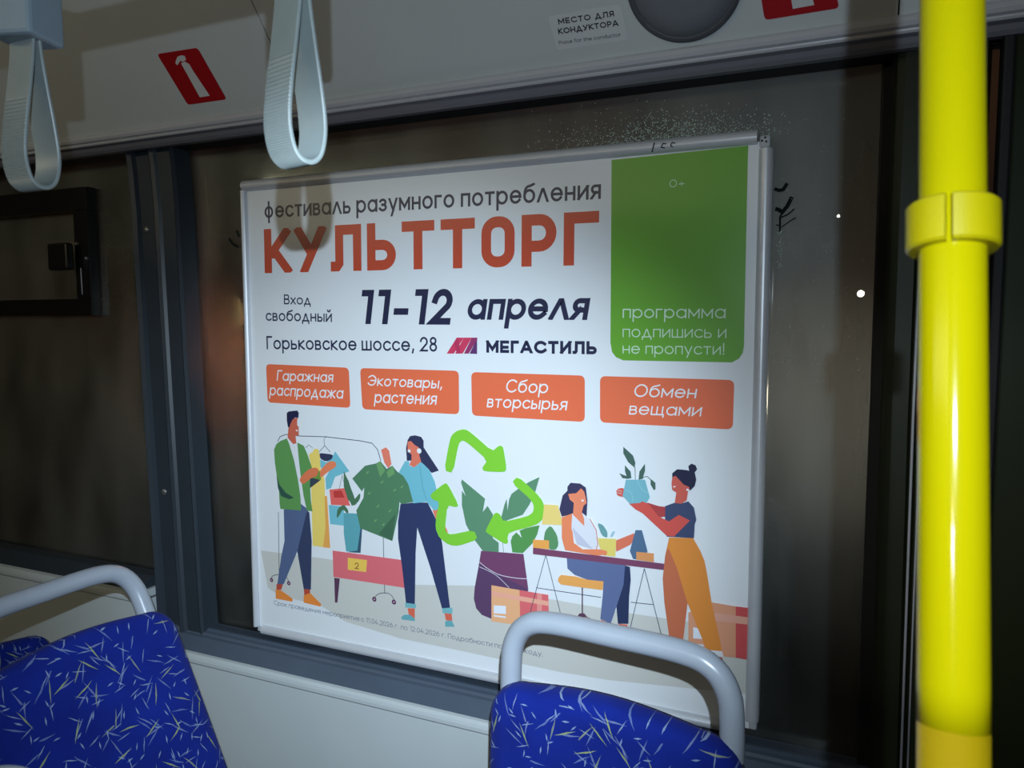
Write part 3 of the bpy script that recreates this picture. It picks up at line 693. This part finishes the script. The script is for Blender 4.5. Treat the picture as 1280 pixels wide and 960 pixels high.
# yellow lamp shade, desk
A([(681, 630), (698, 631), (705, 656), (678, 655)], (236, 208, 124)); A([(689, 656), (697, 668), (699, 681), (695, 687), (687, 686), (680, 676), (682, 663)], (94, 146, 100), 1)
# chair
S.line([(728.5, 734), (728.5, 767)], ink((90, 60, 80)), .0026)
A([(699, 721), (702, 718), (720, 720), (735, 724), (755, 726), (754, 737), (730, 734), (702, 730), (698, 726)], (238, 168, 92))
A([(709, 779), (715, 770), (735, 771), (751, 783), (751, 785), (730, 780), (715, 778)], (236, 164, 96), 1); A([(722, 770), (725, 766), (731, 766), (735, 771)], (96, 66, 88)); S.line([(709, 781), (713, 773), (722, 770), (735, 771), (745, 778), (751, 783)], ink((80, 60, 80)), .0012, 4)
# seated woman legs
A([(781, 706), (788, 708), (789, 724), (787, 745), (786, 779), (773, 779), (771, 757), (778, 728)], (48, 58, 92))
A([(709, 694), (710, 710), (719, 718), (735, 724), (755, 726), (754, 743), (751, 773), (764, 779), (771, 758), (780, 730), (782, 704), (760, 700), (735, 697)], (98, 112, 152))
A([(752, 774), (763, 779), (760, 790), (751, 788)], (222, 110, 88)); A([(774, 779), (785, 780), (784, 793), (775, 790)], (222, 110, 88))
A([(667, 684), (831, 704), (831, 712), (667, 692)], (126, 72, 100))
A([(667, 674), (687, 675), (687, 686), (667, 684)], (240, 166, 84))
for a, b in (((683, 693), (658, 785)), ((683, 693), (706, 785)), ((671, 734), (752, 746)), ((806, 710), (787, 790)), ((806, 710), (829, 800)), ((789, 752), (817, 755))): S.line([a, b], LN, .0014)
# seated woman
A([(710, 608), (714, 603), (726, 604), (733, 609), (735, 625), (734, 645), (728, 640), (718, 642), (703, 645), (700, 636), (704, 619), (710, 613)], (62, 60, 90))
A([(703, 646), (717, 641), (716, 660), (718, 678), (729, 686), (757, 686), (760, 692), (748, 694), (707, 687), (703, 672)], (236, 136, 96))
A([(716, 641), (731, 656), (732, 644), (741, 651), (748, 672), (747, 683), (740, 686), (722, 680), (715, 660)], (222, 222, 230)); A([(716, 658), (742, 686), (722, 680)], (196, 198, 214))
A([(711, 617), (721, 616), (727, 610), (731, 614), (733, 622), (734, 628), (730, 632), (728, 640), (731, 648), (731, 657), (717, 643), (718, 628), (713, 624)], (236, 138, 104))
A([(727, 624), (731, 624.5), (729, 627)], (240, 240, 240)); S.line([(738, 648), (746, 662), (748, 680), (746, 686)], ink((210, 120, 96)), .0016)
A([(770, 675), (793, 666), (795, 671), (789, 680), (771, 689)], (222, 118, 92))
A([(748, 672), (771, 673), (770, 695), (757, 694), (750, 683)], (228, 208, 112)); A([(750, 686), (760, 688), (759, 694), (749, 692)], (236, 136, 96), 1)
A([(747, 653), (754, 655), (760, 664), (760, 672), (753, 669)], (110, 158, 160), 1); A([(763, 671), (766, 664), (770, 663), (767, 670)], (160, 190, 205), 1)
A([(795, 662), (803, 662), (806, 673), (810, 688), (808, 700), (792, 698), (788, 688), (792, 673)], (84, 110, 140)); A([(796, 689), (818, 691), (818, 702), (796, 699)], (222, 150, 96))
# parcel and standing woman
A([(861, 765), (890, 752), (920, 757), (920, 821), (900, 819), (861, 813)], (222, 156, 124)); A([(920, 757), (937, 759), (937, 824), (920, 821)], (206, 86, 88))
A([(893, 765), (937, 771), (937, 780), (895, 775)], (226, 166, 146)); A([(867, 783), (877, 785), (880, 798), (867, 797)], (232, 236, 244)); A([(867, 803), (880, 805), (880, 808), (867, 806)], (232, 236, 244))
A([(811, 628), (824, 632), (833, 633), (835, 645), (825, 646), (800, 635), (790, 630)], (176, 70, 72))
A([(837, 671), (867, 672), (876, 688), (881, 700), (884, 715), (890, 752), (903, 812), (884, 812), (860, 753), (854, 804), (838, 801), (831, 752), (829, 722), (832, 694)], (226, 142, 66))
A([(835, 684), (838, 688), (847, 710), (860, 753), (854, 804), (838, 801), (831, 752), (829, 722), (832, 694)], (200, 112, 80))
A([(883, 811), (903, 813), (905, 820), (887, 818)], (226, 226, 230)); A([(890, 818), (903, 821), (907, 834), (899, 827)], (190, 44, 58))
A([(832, 632), (843, 628), (855, 628), (861, 626), (868, 634), (871, 649), (869, 655), (868, 672), (834, 670), (832, 650)], (66, 76, 108))
A([(787, 629), (801, 624), (812, 630), (824, 645), (837, 651), (849, 643), (863, 650), (843, 670), (834, 669), (804, 641), (795, 636)], (212, 88, 80))
A([(771, 611), (779, 609), (782, 612), (781, 621), (772, 619)], (212, 96, 86), 1)
for y in (612.5, 615.5): S.line([(771, y-.5), (778, y+1)], ink((236, 230, 230)), .0008)
A([(783, 599), (807, 599), (813, 621), (809, 628), (803, 626), (801, 628), (788, 629), (779, 619), (782, 605)], (122, 180, 192))
S.line([(783, 612), (790, 616), (792, 626)], ink((150, 200, 208)), .0012, 3); S.line([(797, 600), (803, 611), (812, 616)], ink((150, 200, 208)), .0012, 3)
DL = (74, 102, 92)
A([(780, 558), (792, 569), (795, 578), (794, 584), (786, 577), (780, 566)], DL); A([(782, 581), (789, 589), (790, 597), (785, 598), (782, 588)], DL)
A([(775, 591), (785, 595), (786, 598), (779, 597)], DL); A([(807, 579), (807, 588), (804, 598), (799, 599), (800, 589)], DL); A([(814, 598), (820, 603), (820, 611), (818, 612), (814, 605)], DL)
S.line([(794.5, 583), (795, 599)], ink(DL), .0012); S.line([(803, 598), (806, 595.5), (810, 595), (814, 599)], ink(DL), .0012)
A([(841, 596), (845, 593), (855, 604), (864, 604), (865, 609), (861, 612), (859, 625), (852, 629), (844, 628), (846, 615), (841, 612), (840, 604)], (206, 96, 84))
A([(841, 591), (847, 586), (859, 587), (862, 588), (861, 582), (865, 579), (870, 581), (872, 586), (869, 590), (871, 599), (869, 607), (863, 613), (862, 608), (855, 605), (845, 594), (841, 596)], (40, 42, 68))
A([(842, 607), (846, 607), (843, 609)], (240, 240, 240)); S.dot(860, 611.5, .0022, WHT)
ill = S.build('illustration', sheet); ill.matrix_parent_inverse = Matrix.Translation(-PO)

# ---- coloured fields
B = Sheet((0, -1, 0), (0, -.0006, 0))
B.poly([(764.5, 200), (935.5, 182), (935, 190), (930, 432), (928.5, 441), (924, 448), (915, 453), (779, 450.5), (770, 446.5), (765, 440), (763, 428)], GRN)
gp = B.build('green_field', sheet); gp.matrix_parent_inverse = Matrix.Translation(-PO)
for q in ([(332.5, 455), (436, 459.6), (438, 510), (334.5, 503)], [(450, 460), (573.5, 463.5), (574, 518), (453, 511.5)], [(589, 465), (731, 469.5), (731, 527.5), (590, 519.5)], [(750, 470), (918, 475), (916, 537), (750, 528)]):
    B = Sheet((0, -1, 0), (0, -.0006, 0)); B.rpoly(q, ORG, .012); o = B.build('orange_field', sheet); o.matrix_parent_inverse = Matrix.Translation(-PO)
# ---- lettering
T = Sheet((0, -1, 0), (0, -.0009, 0))
T.text('фестиваль разумного потребления', (330, 273), (751, 248.6), 258, NAVY, .19)
T.text('КУЛЬТТОРГ', (331, 341.5), (748, 331), 286.5, RED, .215, caps=True, font=H_, track=.26)
T.text('Вход', (355, 380.3), (388.5, 381), 368, NAVY, .13, caps=True)
T.text('свободный', (332.3, 401), (415, 402.5), 391, NAVY, .18)
T.text('11-12', (448.5, 405), (568, 406), 362.5, NAVY, .19, caps=True, slant=.14, track=.3)
T.text('апреля', (583, 399.6), (738, 400), 374, NAVY, .24, slant=.16, track=.14)
T.text('Горьковское шоссе, 28', (333.5, 436.5), (546.5, 439.6), 420, NAVY, .13, caps=True)
T.text('МЕГАСТИЛЬ', (608, 440.8), (746, 443), 425.4, NAVY, .25, caps=True, track=.22)
T.poly([(558.5, 442), (567.5, 442), (580, 422), (571, 422)], ink((206, 62, 96))); T.poly([(569, 442), (578.5, 442), (590, 422), (580, 422)], ink((206, 62, 96)))
T.poly([(568, 429), (573, 422), (576, 442), (571, 442)], ink((184, 54, 92))); T.poly([(580, 442), (586, 442), (597, 424), (596.5, 422), (590, 422)], ink((150, 56, 104))); T.poly([(587, 442), (596.5, 442.5), (596.5, 424)], ink((96, 56, 108)))
T.text('Гаражная', (346, 475.8), (418, 478), 462.5, WHT, .12, caps=True, slant=.16)
T.text('распродажа', (337, 494), (430, 498.5), 484, WHT, .16, slant=.16)
T.text('Экотовары,', (460, 482), (555, 486), 468.5, WHT, .12, caps=True, slant=.16)
T.text('растения', (468, 503.5), (547, 506), 492.5, WHT, .16, slant=.16)
T.text('Сбор', (632, 490.4), (687, 491.8), 474, WHT, .11, caps=True, slant=.16)
T.text('вторсырья', (608.5, 509), (710, 513), 498, WHT, .16, slant=.16)
T.text('Обмен', (792, 496), (872.5, 498), 480, WHT, .11, caps=True, slant=.16)
T.text('вещами', (786, 518), (878, 520.5), 507, WHT, .15, slant=.16)
T.text('0+', (837, 234.6), (856, 233), 225, PALE, .1, caps=True)
T.text('программа', (778.5, 397.5), (907, 398), 386, PALE, .14)
T.text('подпишись и', (778.5, 421.5), (908, 422.5), 411, PALE, .12)
T.text('не пропусти!', (778.5, 442), (906, 443.5), 432, PALE, .13)
T.text('Срок проведения мероприятия с 11.04.2026 г. по 12.04.2026 г. Подробности по куар-коду.', (343, 755.5), (679, 820.5), 751.5, ink((96, 104, 128)), .13)
lt_ = T.build('lettering', sheet); lt_.matrix_parent_inverse = Matrix.Translation(-PO)

# ------------------------------------------------------------------ stickers on the cove
def sticker(name, quad, m, r, label, cat, draw):
    s = Sheet(cn, c0, 6e-5); s.k = 4; s.rpoly(quad, m, r)
    base = s.build(name); cen = s.P(*[sum(q[i] for q in quad)/4 for i in (0, 1)]) - cn*0
    for v in base.data.vertices: v.co -= cen
    base.location = cen
    md = base.modifiers.new('t', 'SOLIDIFY'); md.thickness = .00035
    t = Sheet(cn, c0, 6e-5); t.k = 12; draw(t)
    p = t.build('print', base); p.matrix_parent_inverse = Matrix.Translation(-cen)
    tag(base, label, cat); return base
def ext(s):
    s.poly([(226.5, 79), (231, 76.5), (237, 80), (241.5, 88), (262.5, 119.5), (250, 121.5)], M_white)
    s.poly([(220, 76), (222, 71), (226, 69), (231, 69.5), (233, 74.5), (229, 77), (225.5, 76), (222, 81.5), (219.5, 79)], M_white)
sticker('extinguisher_sticker', [(196.5, 67.5), (247, 59.5), (283.5, 124), (235, 131)], M_red, .008, 'red fire extinguisher sticker on the sloping panel, left of the middle strap', 'sticker', ext)
def plc(s):
    s.text('МЕСТО ДЛЯ', (698.5, 30.5), (768, 20.3), 23.3, M_black, .2, caps=True, track=.3, space=.8)
    s.text('КОНДУКТОРА', (698.5, 42.6), (773.5, 32), 35.4, M_black, .2, caps=True, track=.22)
    s.text('Place for the conductor', (699, 55.4), (776.5, 45), 50.8, M_black, .12, caps=True)
sticker('conductor_sticker', [(685, 20.5), (776, 4.5), (785.5, 49), (696.5, 62.5)], M_white, .006, 'white conductor seat sticker with black lettering on the sloping panel', 'sticker', plc)
def ham(s):
    s.poly([(984, -58), (1006, -62), (1008, -28), (1018, 6), (991, 11), (985, -26)], M_white)
sticker('emergency_sticker', [(939, -78), (1028, -90), (1049, 10), (956, 25)], M_red, .007, 'red sticker cut off by the top edge, left of the yellow pole', 'sticker', ham)
# loudspeaker disc in the cove
sc = on(855, -22, cn, c0); sp = empty('loudspeaker', sc); tag(sp, 'round grey loudspeaker cover set in the sloping panel', 'loudspeaker')
sp.rotation_euler = cn.to_track_quat('Z', 'Y').to_euler()
lathe_z('rim', [(.0, 0), (.094, .0), (.094, .004), (.089, .0075), (.086, .0078), (.083, .0065), (.083, .002), (0, .002)], M_spkrim, sp, 64)
lathe_z('grille', [(.0, .001), (.084, .002), (.083, .0065), (.05, .0085), (.0, .0095)], M_spk, sp, 64)

# ------------------------------------------------------------------ hanging straps on the handrail
YR, ZR = -.925, 1.108
rail = tube('handrail', [Vector((-2.0, YR, ZR)), Vector((0, YR, ZR)), Vector((1.18, YR, ZR))], .0165, M_handle)
tag(rail, 'grey ceiling handrail carrying the strap handles, above the frame', 'handrail')
def strap(px, py, yaw, label):
    bot = on(px, py, (0, 1, 0), (0, YR, 0))
    e = empty('strap_handle', (bot.x, YR, ZR)); e.rotation_euler = (0, 0, math.radians(yaw)); tag(e, label, 'strap', 'grey strap handles on the ceiling rail')
    D = bot.z-ZR
    hw = .0205
    half = [(.0018, -.02), (.0020, D+.160), (.0024, D+.150), (.0045, D+.125), (.0088, D+.095), (.0135, D+.065), (.0165, D+.040), (.0162, D+.024), (.0125, D+.010), (.0065, D+.0035), (0, D+.0018)]
    path = [Vector((a, 0, b)) for a, b in half] + [Vector((-a, 0, b)) for a, b in half[::-1][1:]]
    P = catmull(path, 16); 
    bm = bmesh.new(); prev = None; N = len(P); wd = .0165; s_len = 0; rows = []
    for i, p in enumerate(P):
        t = (P[min(i+1, N-1)]-P[max(i-1, 0)]).normalized(); nn = Vector((t.z, 0, -t.x))
        if i: s_len += (p-P[i-1]).length
        low = p.z < D+.085
        rid = (.0005 if (i % 2) else -.0001) if low else 0
        th = .0017
        rows.append([bm.verts.new(p+nn*s*(th+(rid if s < 0 else 0))+Vector((0, y, 0))) for s, y in ((-1, -wd), (-1, wd), (-.4, wd+.0008), (.4, wd+.0008), (1, wd), (1, -wd), (.4, -wd-.0008), (-.4, -wd-.0008))])
    for i in range(N-1):
        for k in range(8): bm.faces.new((rows[i][k], rows[i][(k+1) % 8], rows[i+1][(k+1) % 8], rows[i+1][k]))
    bm.faces.new(rows[0][::-1]); bm.faces.new(rows[-1])
    bm_obj('loop', bm, M_strap, e)
    # holder wrapped round the rail
    hb = box('holder', (-.024, -.024, -.074), (.024, .024, .026), M_brkt, e, .004)
    hb.rotation_euler = (0, 0, math.radians(-48 if px > 200 else -73))
    box('holder_cap', (-.027, -.020, -.010), (.027, .020, .030), M_brkt, e, .005)
    return e
strap(371, 208, 75, 'grey ridged strap handle hanging in front of the poster corner')
strap(42, 238, 90, 'grey ridged strap handle at the far left, its square holder in view')

# ------------------------------------------------------------------ yellow pole
axis_b = CP + ray(1191.5, 960)*.308; axis_t = CP + ray(1190, 0)*.352
dirn = (axis_t-axis_b).normalized()
base = axis_b - dirn*((axis_b.z+.75)/dirn.z); topp = axis_t + dirn*((1.56-axis_t.z)/dirn.z)
pole = empty('grab_pole', base); tag(pole, 'bright yellow grab pole with a ring clamp, at the right', 'pole')
Rr = .01345
brk = CP + ray(1191, 905)*.312; brk = base + dirn*((brk-base).dot(dirn))
tube('pole_tube', [brk-base+(topp-brk)*(k/60) for k in range(61)], Rr, M_yellow, pole, 48)
tube('pole_lower_tube', [Vector((0, 0, 0)), (brk-base)*.5, brk-base], Rr*.985, M_yellow2, pole, 48)
cm = CP + ray(1189, 283)*.336; cl = base+dirn*((cm-base).dot(dirn))
def ring(h, r0, r1, gap):
    bm = bmesh.new(); q = dirn.to_track_quat('Z', 'Y'); side = (CP-cl); side -= dirn*side.dot(dirn); side.normalize(); s2 = dirn.cross(side)
    V = []; n = 60; a0 = math.radians(-4)
    prof_ = [(r0, -h), (r1-.0012, -h), (r1, -h+.0012), (r1, h-.0012), (r1-.0012, h), (r0, h)]
    rows = []
    for i in range(n+1):
        a = a0+gap/2+(2*PI-gap)*i/n
        rows.append([bm.verts.new(cl-base+side*r*math.cos(a)+s2*r*math.sin(a)+dirn*z) for r, z in prof_])
    for i in range(n):
        for k in range(6): bm.faces.new((rows[i][k], rows[i][(k+1) % 6], rows[i+1][(k+1) % 6], rows[i+1][k]))
    bm.faces.new(rows[0][::-1]); bm.faces.new(rows[-1])
    return bm_obj('ring_clamp', bm, M_clamp, pole)
ring(.0105, Rr-.0005, .0187, .16)
tube('floor_flange', [Vector((0, 0, -.0)), dirn*.02], [.03, .02], M_yellow2, pole, 24)

# narrow spot added and aimed to draw the lower streak on the pole
for nm, yy, pw in (('streak_spot', 681, 12),):
    p = CP + ray(1188, yy)*.328; p = base + dirn*((p-base).dot(dirn))
    v_ = (CP-p).normalized(); n_ = (v_-dirn*v_.dot(dirn)).normalized(); l_ = 2*n_.dot(v_)*n_-v_
    spot(nm, p+l_*.9, p, pw, 22, .8, (1, 1, .95), .006)

# ------------------------------------------------------------------ seats
def fabric():
    m = bpy.data.materials.new('seat_fabric'); m.use_nodes = True; nt = m.node_tree; N = nt.nodes; L = nt.links; b = N['Principled BSDF']
    b.inputs['Roughness'].default_value = .9; b.inputs['Specular IOR Level'].default_value = .15; b.inputs['Sheen Weight'].default_value = .03
    t = N.new('ShaderNodeTexCoord'); sp_ = N.new('ShaderNodeSeparateXYZ'); L.new(t.outputs['Object'], sp_.inputs[0])
    cb_ = N.new('ShaderNodeCombineXYZ'); L.new(sp_.outputs['X'], cb_.inputs['X']); L.new(sp_.outputs['Z'], cb_.inputs['Y'])
    dn = N.new('ShaderNodeTexNoise'); dn.inputs['Scale'].default_value = 30; L.new(cb_.outputs[0], dn.inputs['Vector'])
    dsub = N.new('ShaderNodeVectorMath'); dsub.operation = 'MULTIPLY_ADD'; dsub.inputs[1].default_value = (.006, .006, 0); L.new(dn.outputs['Color'], dsub.inputs[0]); L.new(cb_.outputs[0], dsub.inputs[2])
    base_n = N.new('ShaderNodeTexNoise'); base_n.inputs['Scale'].default_value = 14; base_n.inputs['Detail'].default_value = 4; L.new(t.outputs['Object'], base_n.inputs['Vector'])
    mx = N.new('ShaderNodeMix'); mx.data_type = 'RGBA'; mx.inputs['A'].default_value = (.003, .009, .13, 1); mx.inputs['B'].default_value = (.005, .022, .27, 1)
    L.new(base_n.outputs['Fac'], mx.inputs['Factor']); cur = mx.outputs['Result']
    def M_(op, a, bb=None, c=None):
        n = N.new('ShaderNodeMath'); n.operation = op
        for i, v in enumerate((a, bb, c)):
            if v is None: continue
            if isinstance(v, (int, float)): n.inputs[i].default_value = v
            else: L.new(v, n.inputs[i])
        return n.outputs[0]
    for k, (sc_, col, ln, wd, prob) in enumerate(((26, (.16, .22, .42), .47, .036, .25), (33, (.30, .38, .50), .43, .03, .35), (21, (.20, .25, .40), .42, .03, .3), (23, (.40, .46, .10), .44, .032, .55), (19, (.30, .34, .18), .38, .028, .55), (46, (.3, .4, .55), .3, .06, .5))):
        mp = N.new('ShaderNodeMapping'); mp.inputs['Location'].default_value = (k*.37, k*.21, 0); mp.inputs['Scale'].default_value = (sc_,)*3; mp.inputs['Rotation'].default_value = (0, 0, k*.7)
        L.new(dsub.outputs[0], mp.inputs['Vector'])
        v = N.new('ShaderNodeTexVoronoi'); v.voronoi_dimensions = '2D'; v.inputs['Scale'].default_value = 1; v.inputs['Randomness'].default_value = .9; L.new(mp.outputs[0], v.inputs['Vector'])
        su = N.new('ShaderNodeVectorMath'); su.operation = 'SUBTRACT'; L.new(mp.outputs[0], su.inputs[0]); L.new(v.outputs['Position'], su.inputs[1])
        sc2 = N.new('ShaderNodeSeparateColor'); L.new(v.outputs['Color'], sc2.inputs[0])
        ang = M_('MULTIPLY', sc2.outputs[0], 6.283)
        ro = N.new('ShaderNodeVectorRotate'); ro.rotation_type = 'Z_AXIS'; L.new(su.outputs[0], ro.inputs['Vector']); L.new(ang, ro.inputs['Angle'])
        s3 = N.new('ShaderNodeSeparateXYZ'); L.new(ro.outputs[0], s3.inputs[0])
        ax = M_('ABSOLUTE', s3.outputs['X']); ay = M_('ABSOLUTE', s3.outputs['Y'])
        tap = M_('MULTIPLY', M_('SUBTRACT', 1.0, M_('DIVIDE', ax, ln)), wd)
        mask = M_('MULTIPLY', M_('LESS_THAN', ay, tap), M_('GREATER_THAN', sc2.outputs[1], prob))
        fac = M_('MULTIPLY', mask, .62)
        m2 = N.new('ShaderNodeMix'); m2.data_type = 'RGBA'; L.new(fac, m2.inputs['Factor']); L.new(cur, m2.inputs['A']); m2.inputs['B'].default_value = (*col, 1); cur = m2.outputs['Result']
    L.new(cur, b.inputs['Base Color'])
    wv = N.new('ShaderNodeTexNoise'); wv.inputs['Scale'].default_value = 900; bp = N.new('ShaderNodeBump'); bp.inputs['Strength'].default_value = .3; bp.inputs['Distance'].default_value = .001
    L.new(t.outputs['Object'], wv.inputs['Vector']); L.new(wv.outputs['Fac'], bp.inputs['Height']); L.new(bp.outputs[0], b.inputs['Normal'])
    return m
M_fab = fabric()

def outline(hw, top, low, r=.055, crown=.014, flare=.01):
    pts = []
    n = 10
    pts += [(-hw-flare, low), (-hw-flare*.5, (low+top)/2)]
    for i in range(n+1):
        a = PI-PI/2*i/n; pts.append((-hw+r+r*math.cos(a), top-crown-r+r*math.sin(a)))
    for i in range(1, 12):
        t = i/12; x = (-hw+r)+(2*hw-2*r)*t; pts.append((x, top-crown+crown*math.sin(PI*t)))
    for i in range(n+1):
        a = PI/2-PI/2*i/n; pts.append((hw-r+r*math.cos(a), top-crown-r+r*math.sin(a)))
    pts += [(hw+flare*.5, (low+top)/2), (hw+flare, low)]
    for i in range(1, 8): t = i/8; pts.append((hw+flare-(2*hw+2*flare)*t, low-.01*math.sin(PI*t)))
    return pts
def pillow(name, pts, rings, m, parent, xf):
    """rings: (scale inset in m toward centre, depth y)"""
    cx = sum(p[0] for p in pts)/len(pts); cz = sum(p[1] for p in pts)/len(pts); bm = bmesh.new(); R = []
    hwx = max(abs(p[0]-cx) for p in pts); hz = max(abs(p[1]-cz) for p in pts)
    for ins, y in rings:
        R.append([bm.verts.new(xf(Vector((cx+(p[0]-cx)*(1-ins/hwx), y, cz+(p[1]-cz)*(1-ins/hz))))) for p in pts])
    n = len(pts)
    for i in range(len(rings)-1):
        for k in range(n): bm.faces.new((R[i][k], R[i][(k+1) % n], R[i+1][(k+1) % n], R[i+1][k]))
    bm.faces.new(R[0]); bm.faces.new(R[-1])
    return bm_obj(name, bm, m, parent, True)
def make_seat(loc, rotz, recline, label, top=.985, hw=.195, hx=.166, htop=.082, handle=True):
    """front faces local -Y, base on the floor; back leans by recline about the seat rear edge"""
    e = empty('passenger_seat', loc, (0, 0, rotz)); tag(e, label, 'seat', 'blue patterned passenger seats')
    pv = Vector((0, .0, top)); rc = math.radians(recline)
    def xf(p):    # rotate about top line so the top stays put
        d = p-pv; return pv+Vector((d.x, d.y*math.cos(rc)+d.z*math.sin(rc), -d.y*math.sin(rc)+d.z*math.cos(rc))) if True else p
    pts = outline(hw, top, .46)
    pillow('backrest', pts, [(.004, .006), (.0, -.004), (.003, -.018), (.012, -.028), (.035, -.034), (.09, -.036)], M_fab, e, xf)
    pts2 = outline(hw+.002, top-.010, .44)
    pillow('back_shell', pts2, [(.0, .004), (.0, .010), (.004, .018), (.02, .024)], M_shell, e, xf)
    h = htop
    P = [(-hx, top-.30), (-hx, top-.10), (-hx, top-.005), (-hx+.006, top+h*.48), (-hx+.028, top+h*.84), (-hx+.07, top+h*.985), (0, top+h), (hx-.07, top+h*.985), (hx-.028, top+h*.84), (hx-.006, top+h*.48), (hx, top-.005), (hx, top-.10), (hx, top-.30)]
    handle and tube('grab_handle', [xf(p) for p in catmull([Vector((x, .012, z)) for x, z in P], 8)], .0165, M_handle, e, 20)
    bx = xf(Vector((0, 0, .46)))
    cs = []
    for i in range(32):
        a = 2*PI*i/32; c_, s_ = math.cos(a), math.sin(a); cs.append((.205*abs(c_)**.4*(1 if c_ > 0 else -1), .20*abs(s_)**.4*(1 if s_ > 0 else -1)))
    cy = bx.y-.20
    bm = bmesh.new(); R = []
    for sc_, z in ((.96, .40), (1, .41), (1, .445), (.97, .462), (.88, .470)): R.append([bm.verts.new((x*sc_, cy+y*sc_, z)) for x, y in cs])
    for i in range(4):
        for k in range(32): bm.faces.new((R[i][k], R[i][(k+1) % 32], R[i+1][(k+1) % 32], R[i+1][k]))
    bm.faces.new(R[0][::-1]); bm.faces.new(R[-1]); bm_obj('cushion', bm, M_fab, e, True)
    box('seat_pan', (-.195, cy-.19, .375), (.195, bx.y+.01, .402), M_shell, e, .008)
    for sx in (-.15, .15): tube('leg', [Vector((sx, cy+.12, 0)), Vector((sx, cy+.05, .2)), Vector((sx, cy, .38))], .016, M_handle, e, 14)
    return e
FZ = -.75
make_seat((1.045, -.43, FZ), math.radians(-6), 0, 'blue patterned seat in front of the poster with a pale arched grab handle', top=.987, hw=.19, hx=.168, htop=.082)
make_seat((.143, -.600, FZ), math.radians(90), 23, 'blue patterned seat at lower left, leaning back, with a pale arched grab handle', top=.985, hw=.195, hx=.163, htop=.082)
make_seat((-.45, -.43, FZ), math.radians(90), 12, 'dark blue seat mostly hidden behind the left grab handle', top=.775, hw=.19, handle=False)
make_seat((.60, -1.155, FZ), math.radians(-90), 8, 'near seat whose pale handle just enters the bottom left corner', top=1.003, hw=.2, hx=.19, htop=.09)
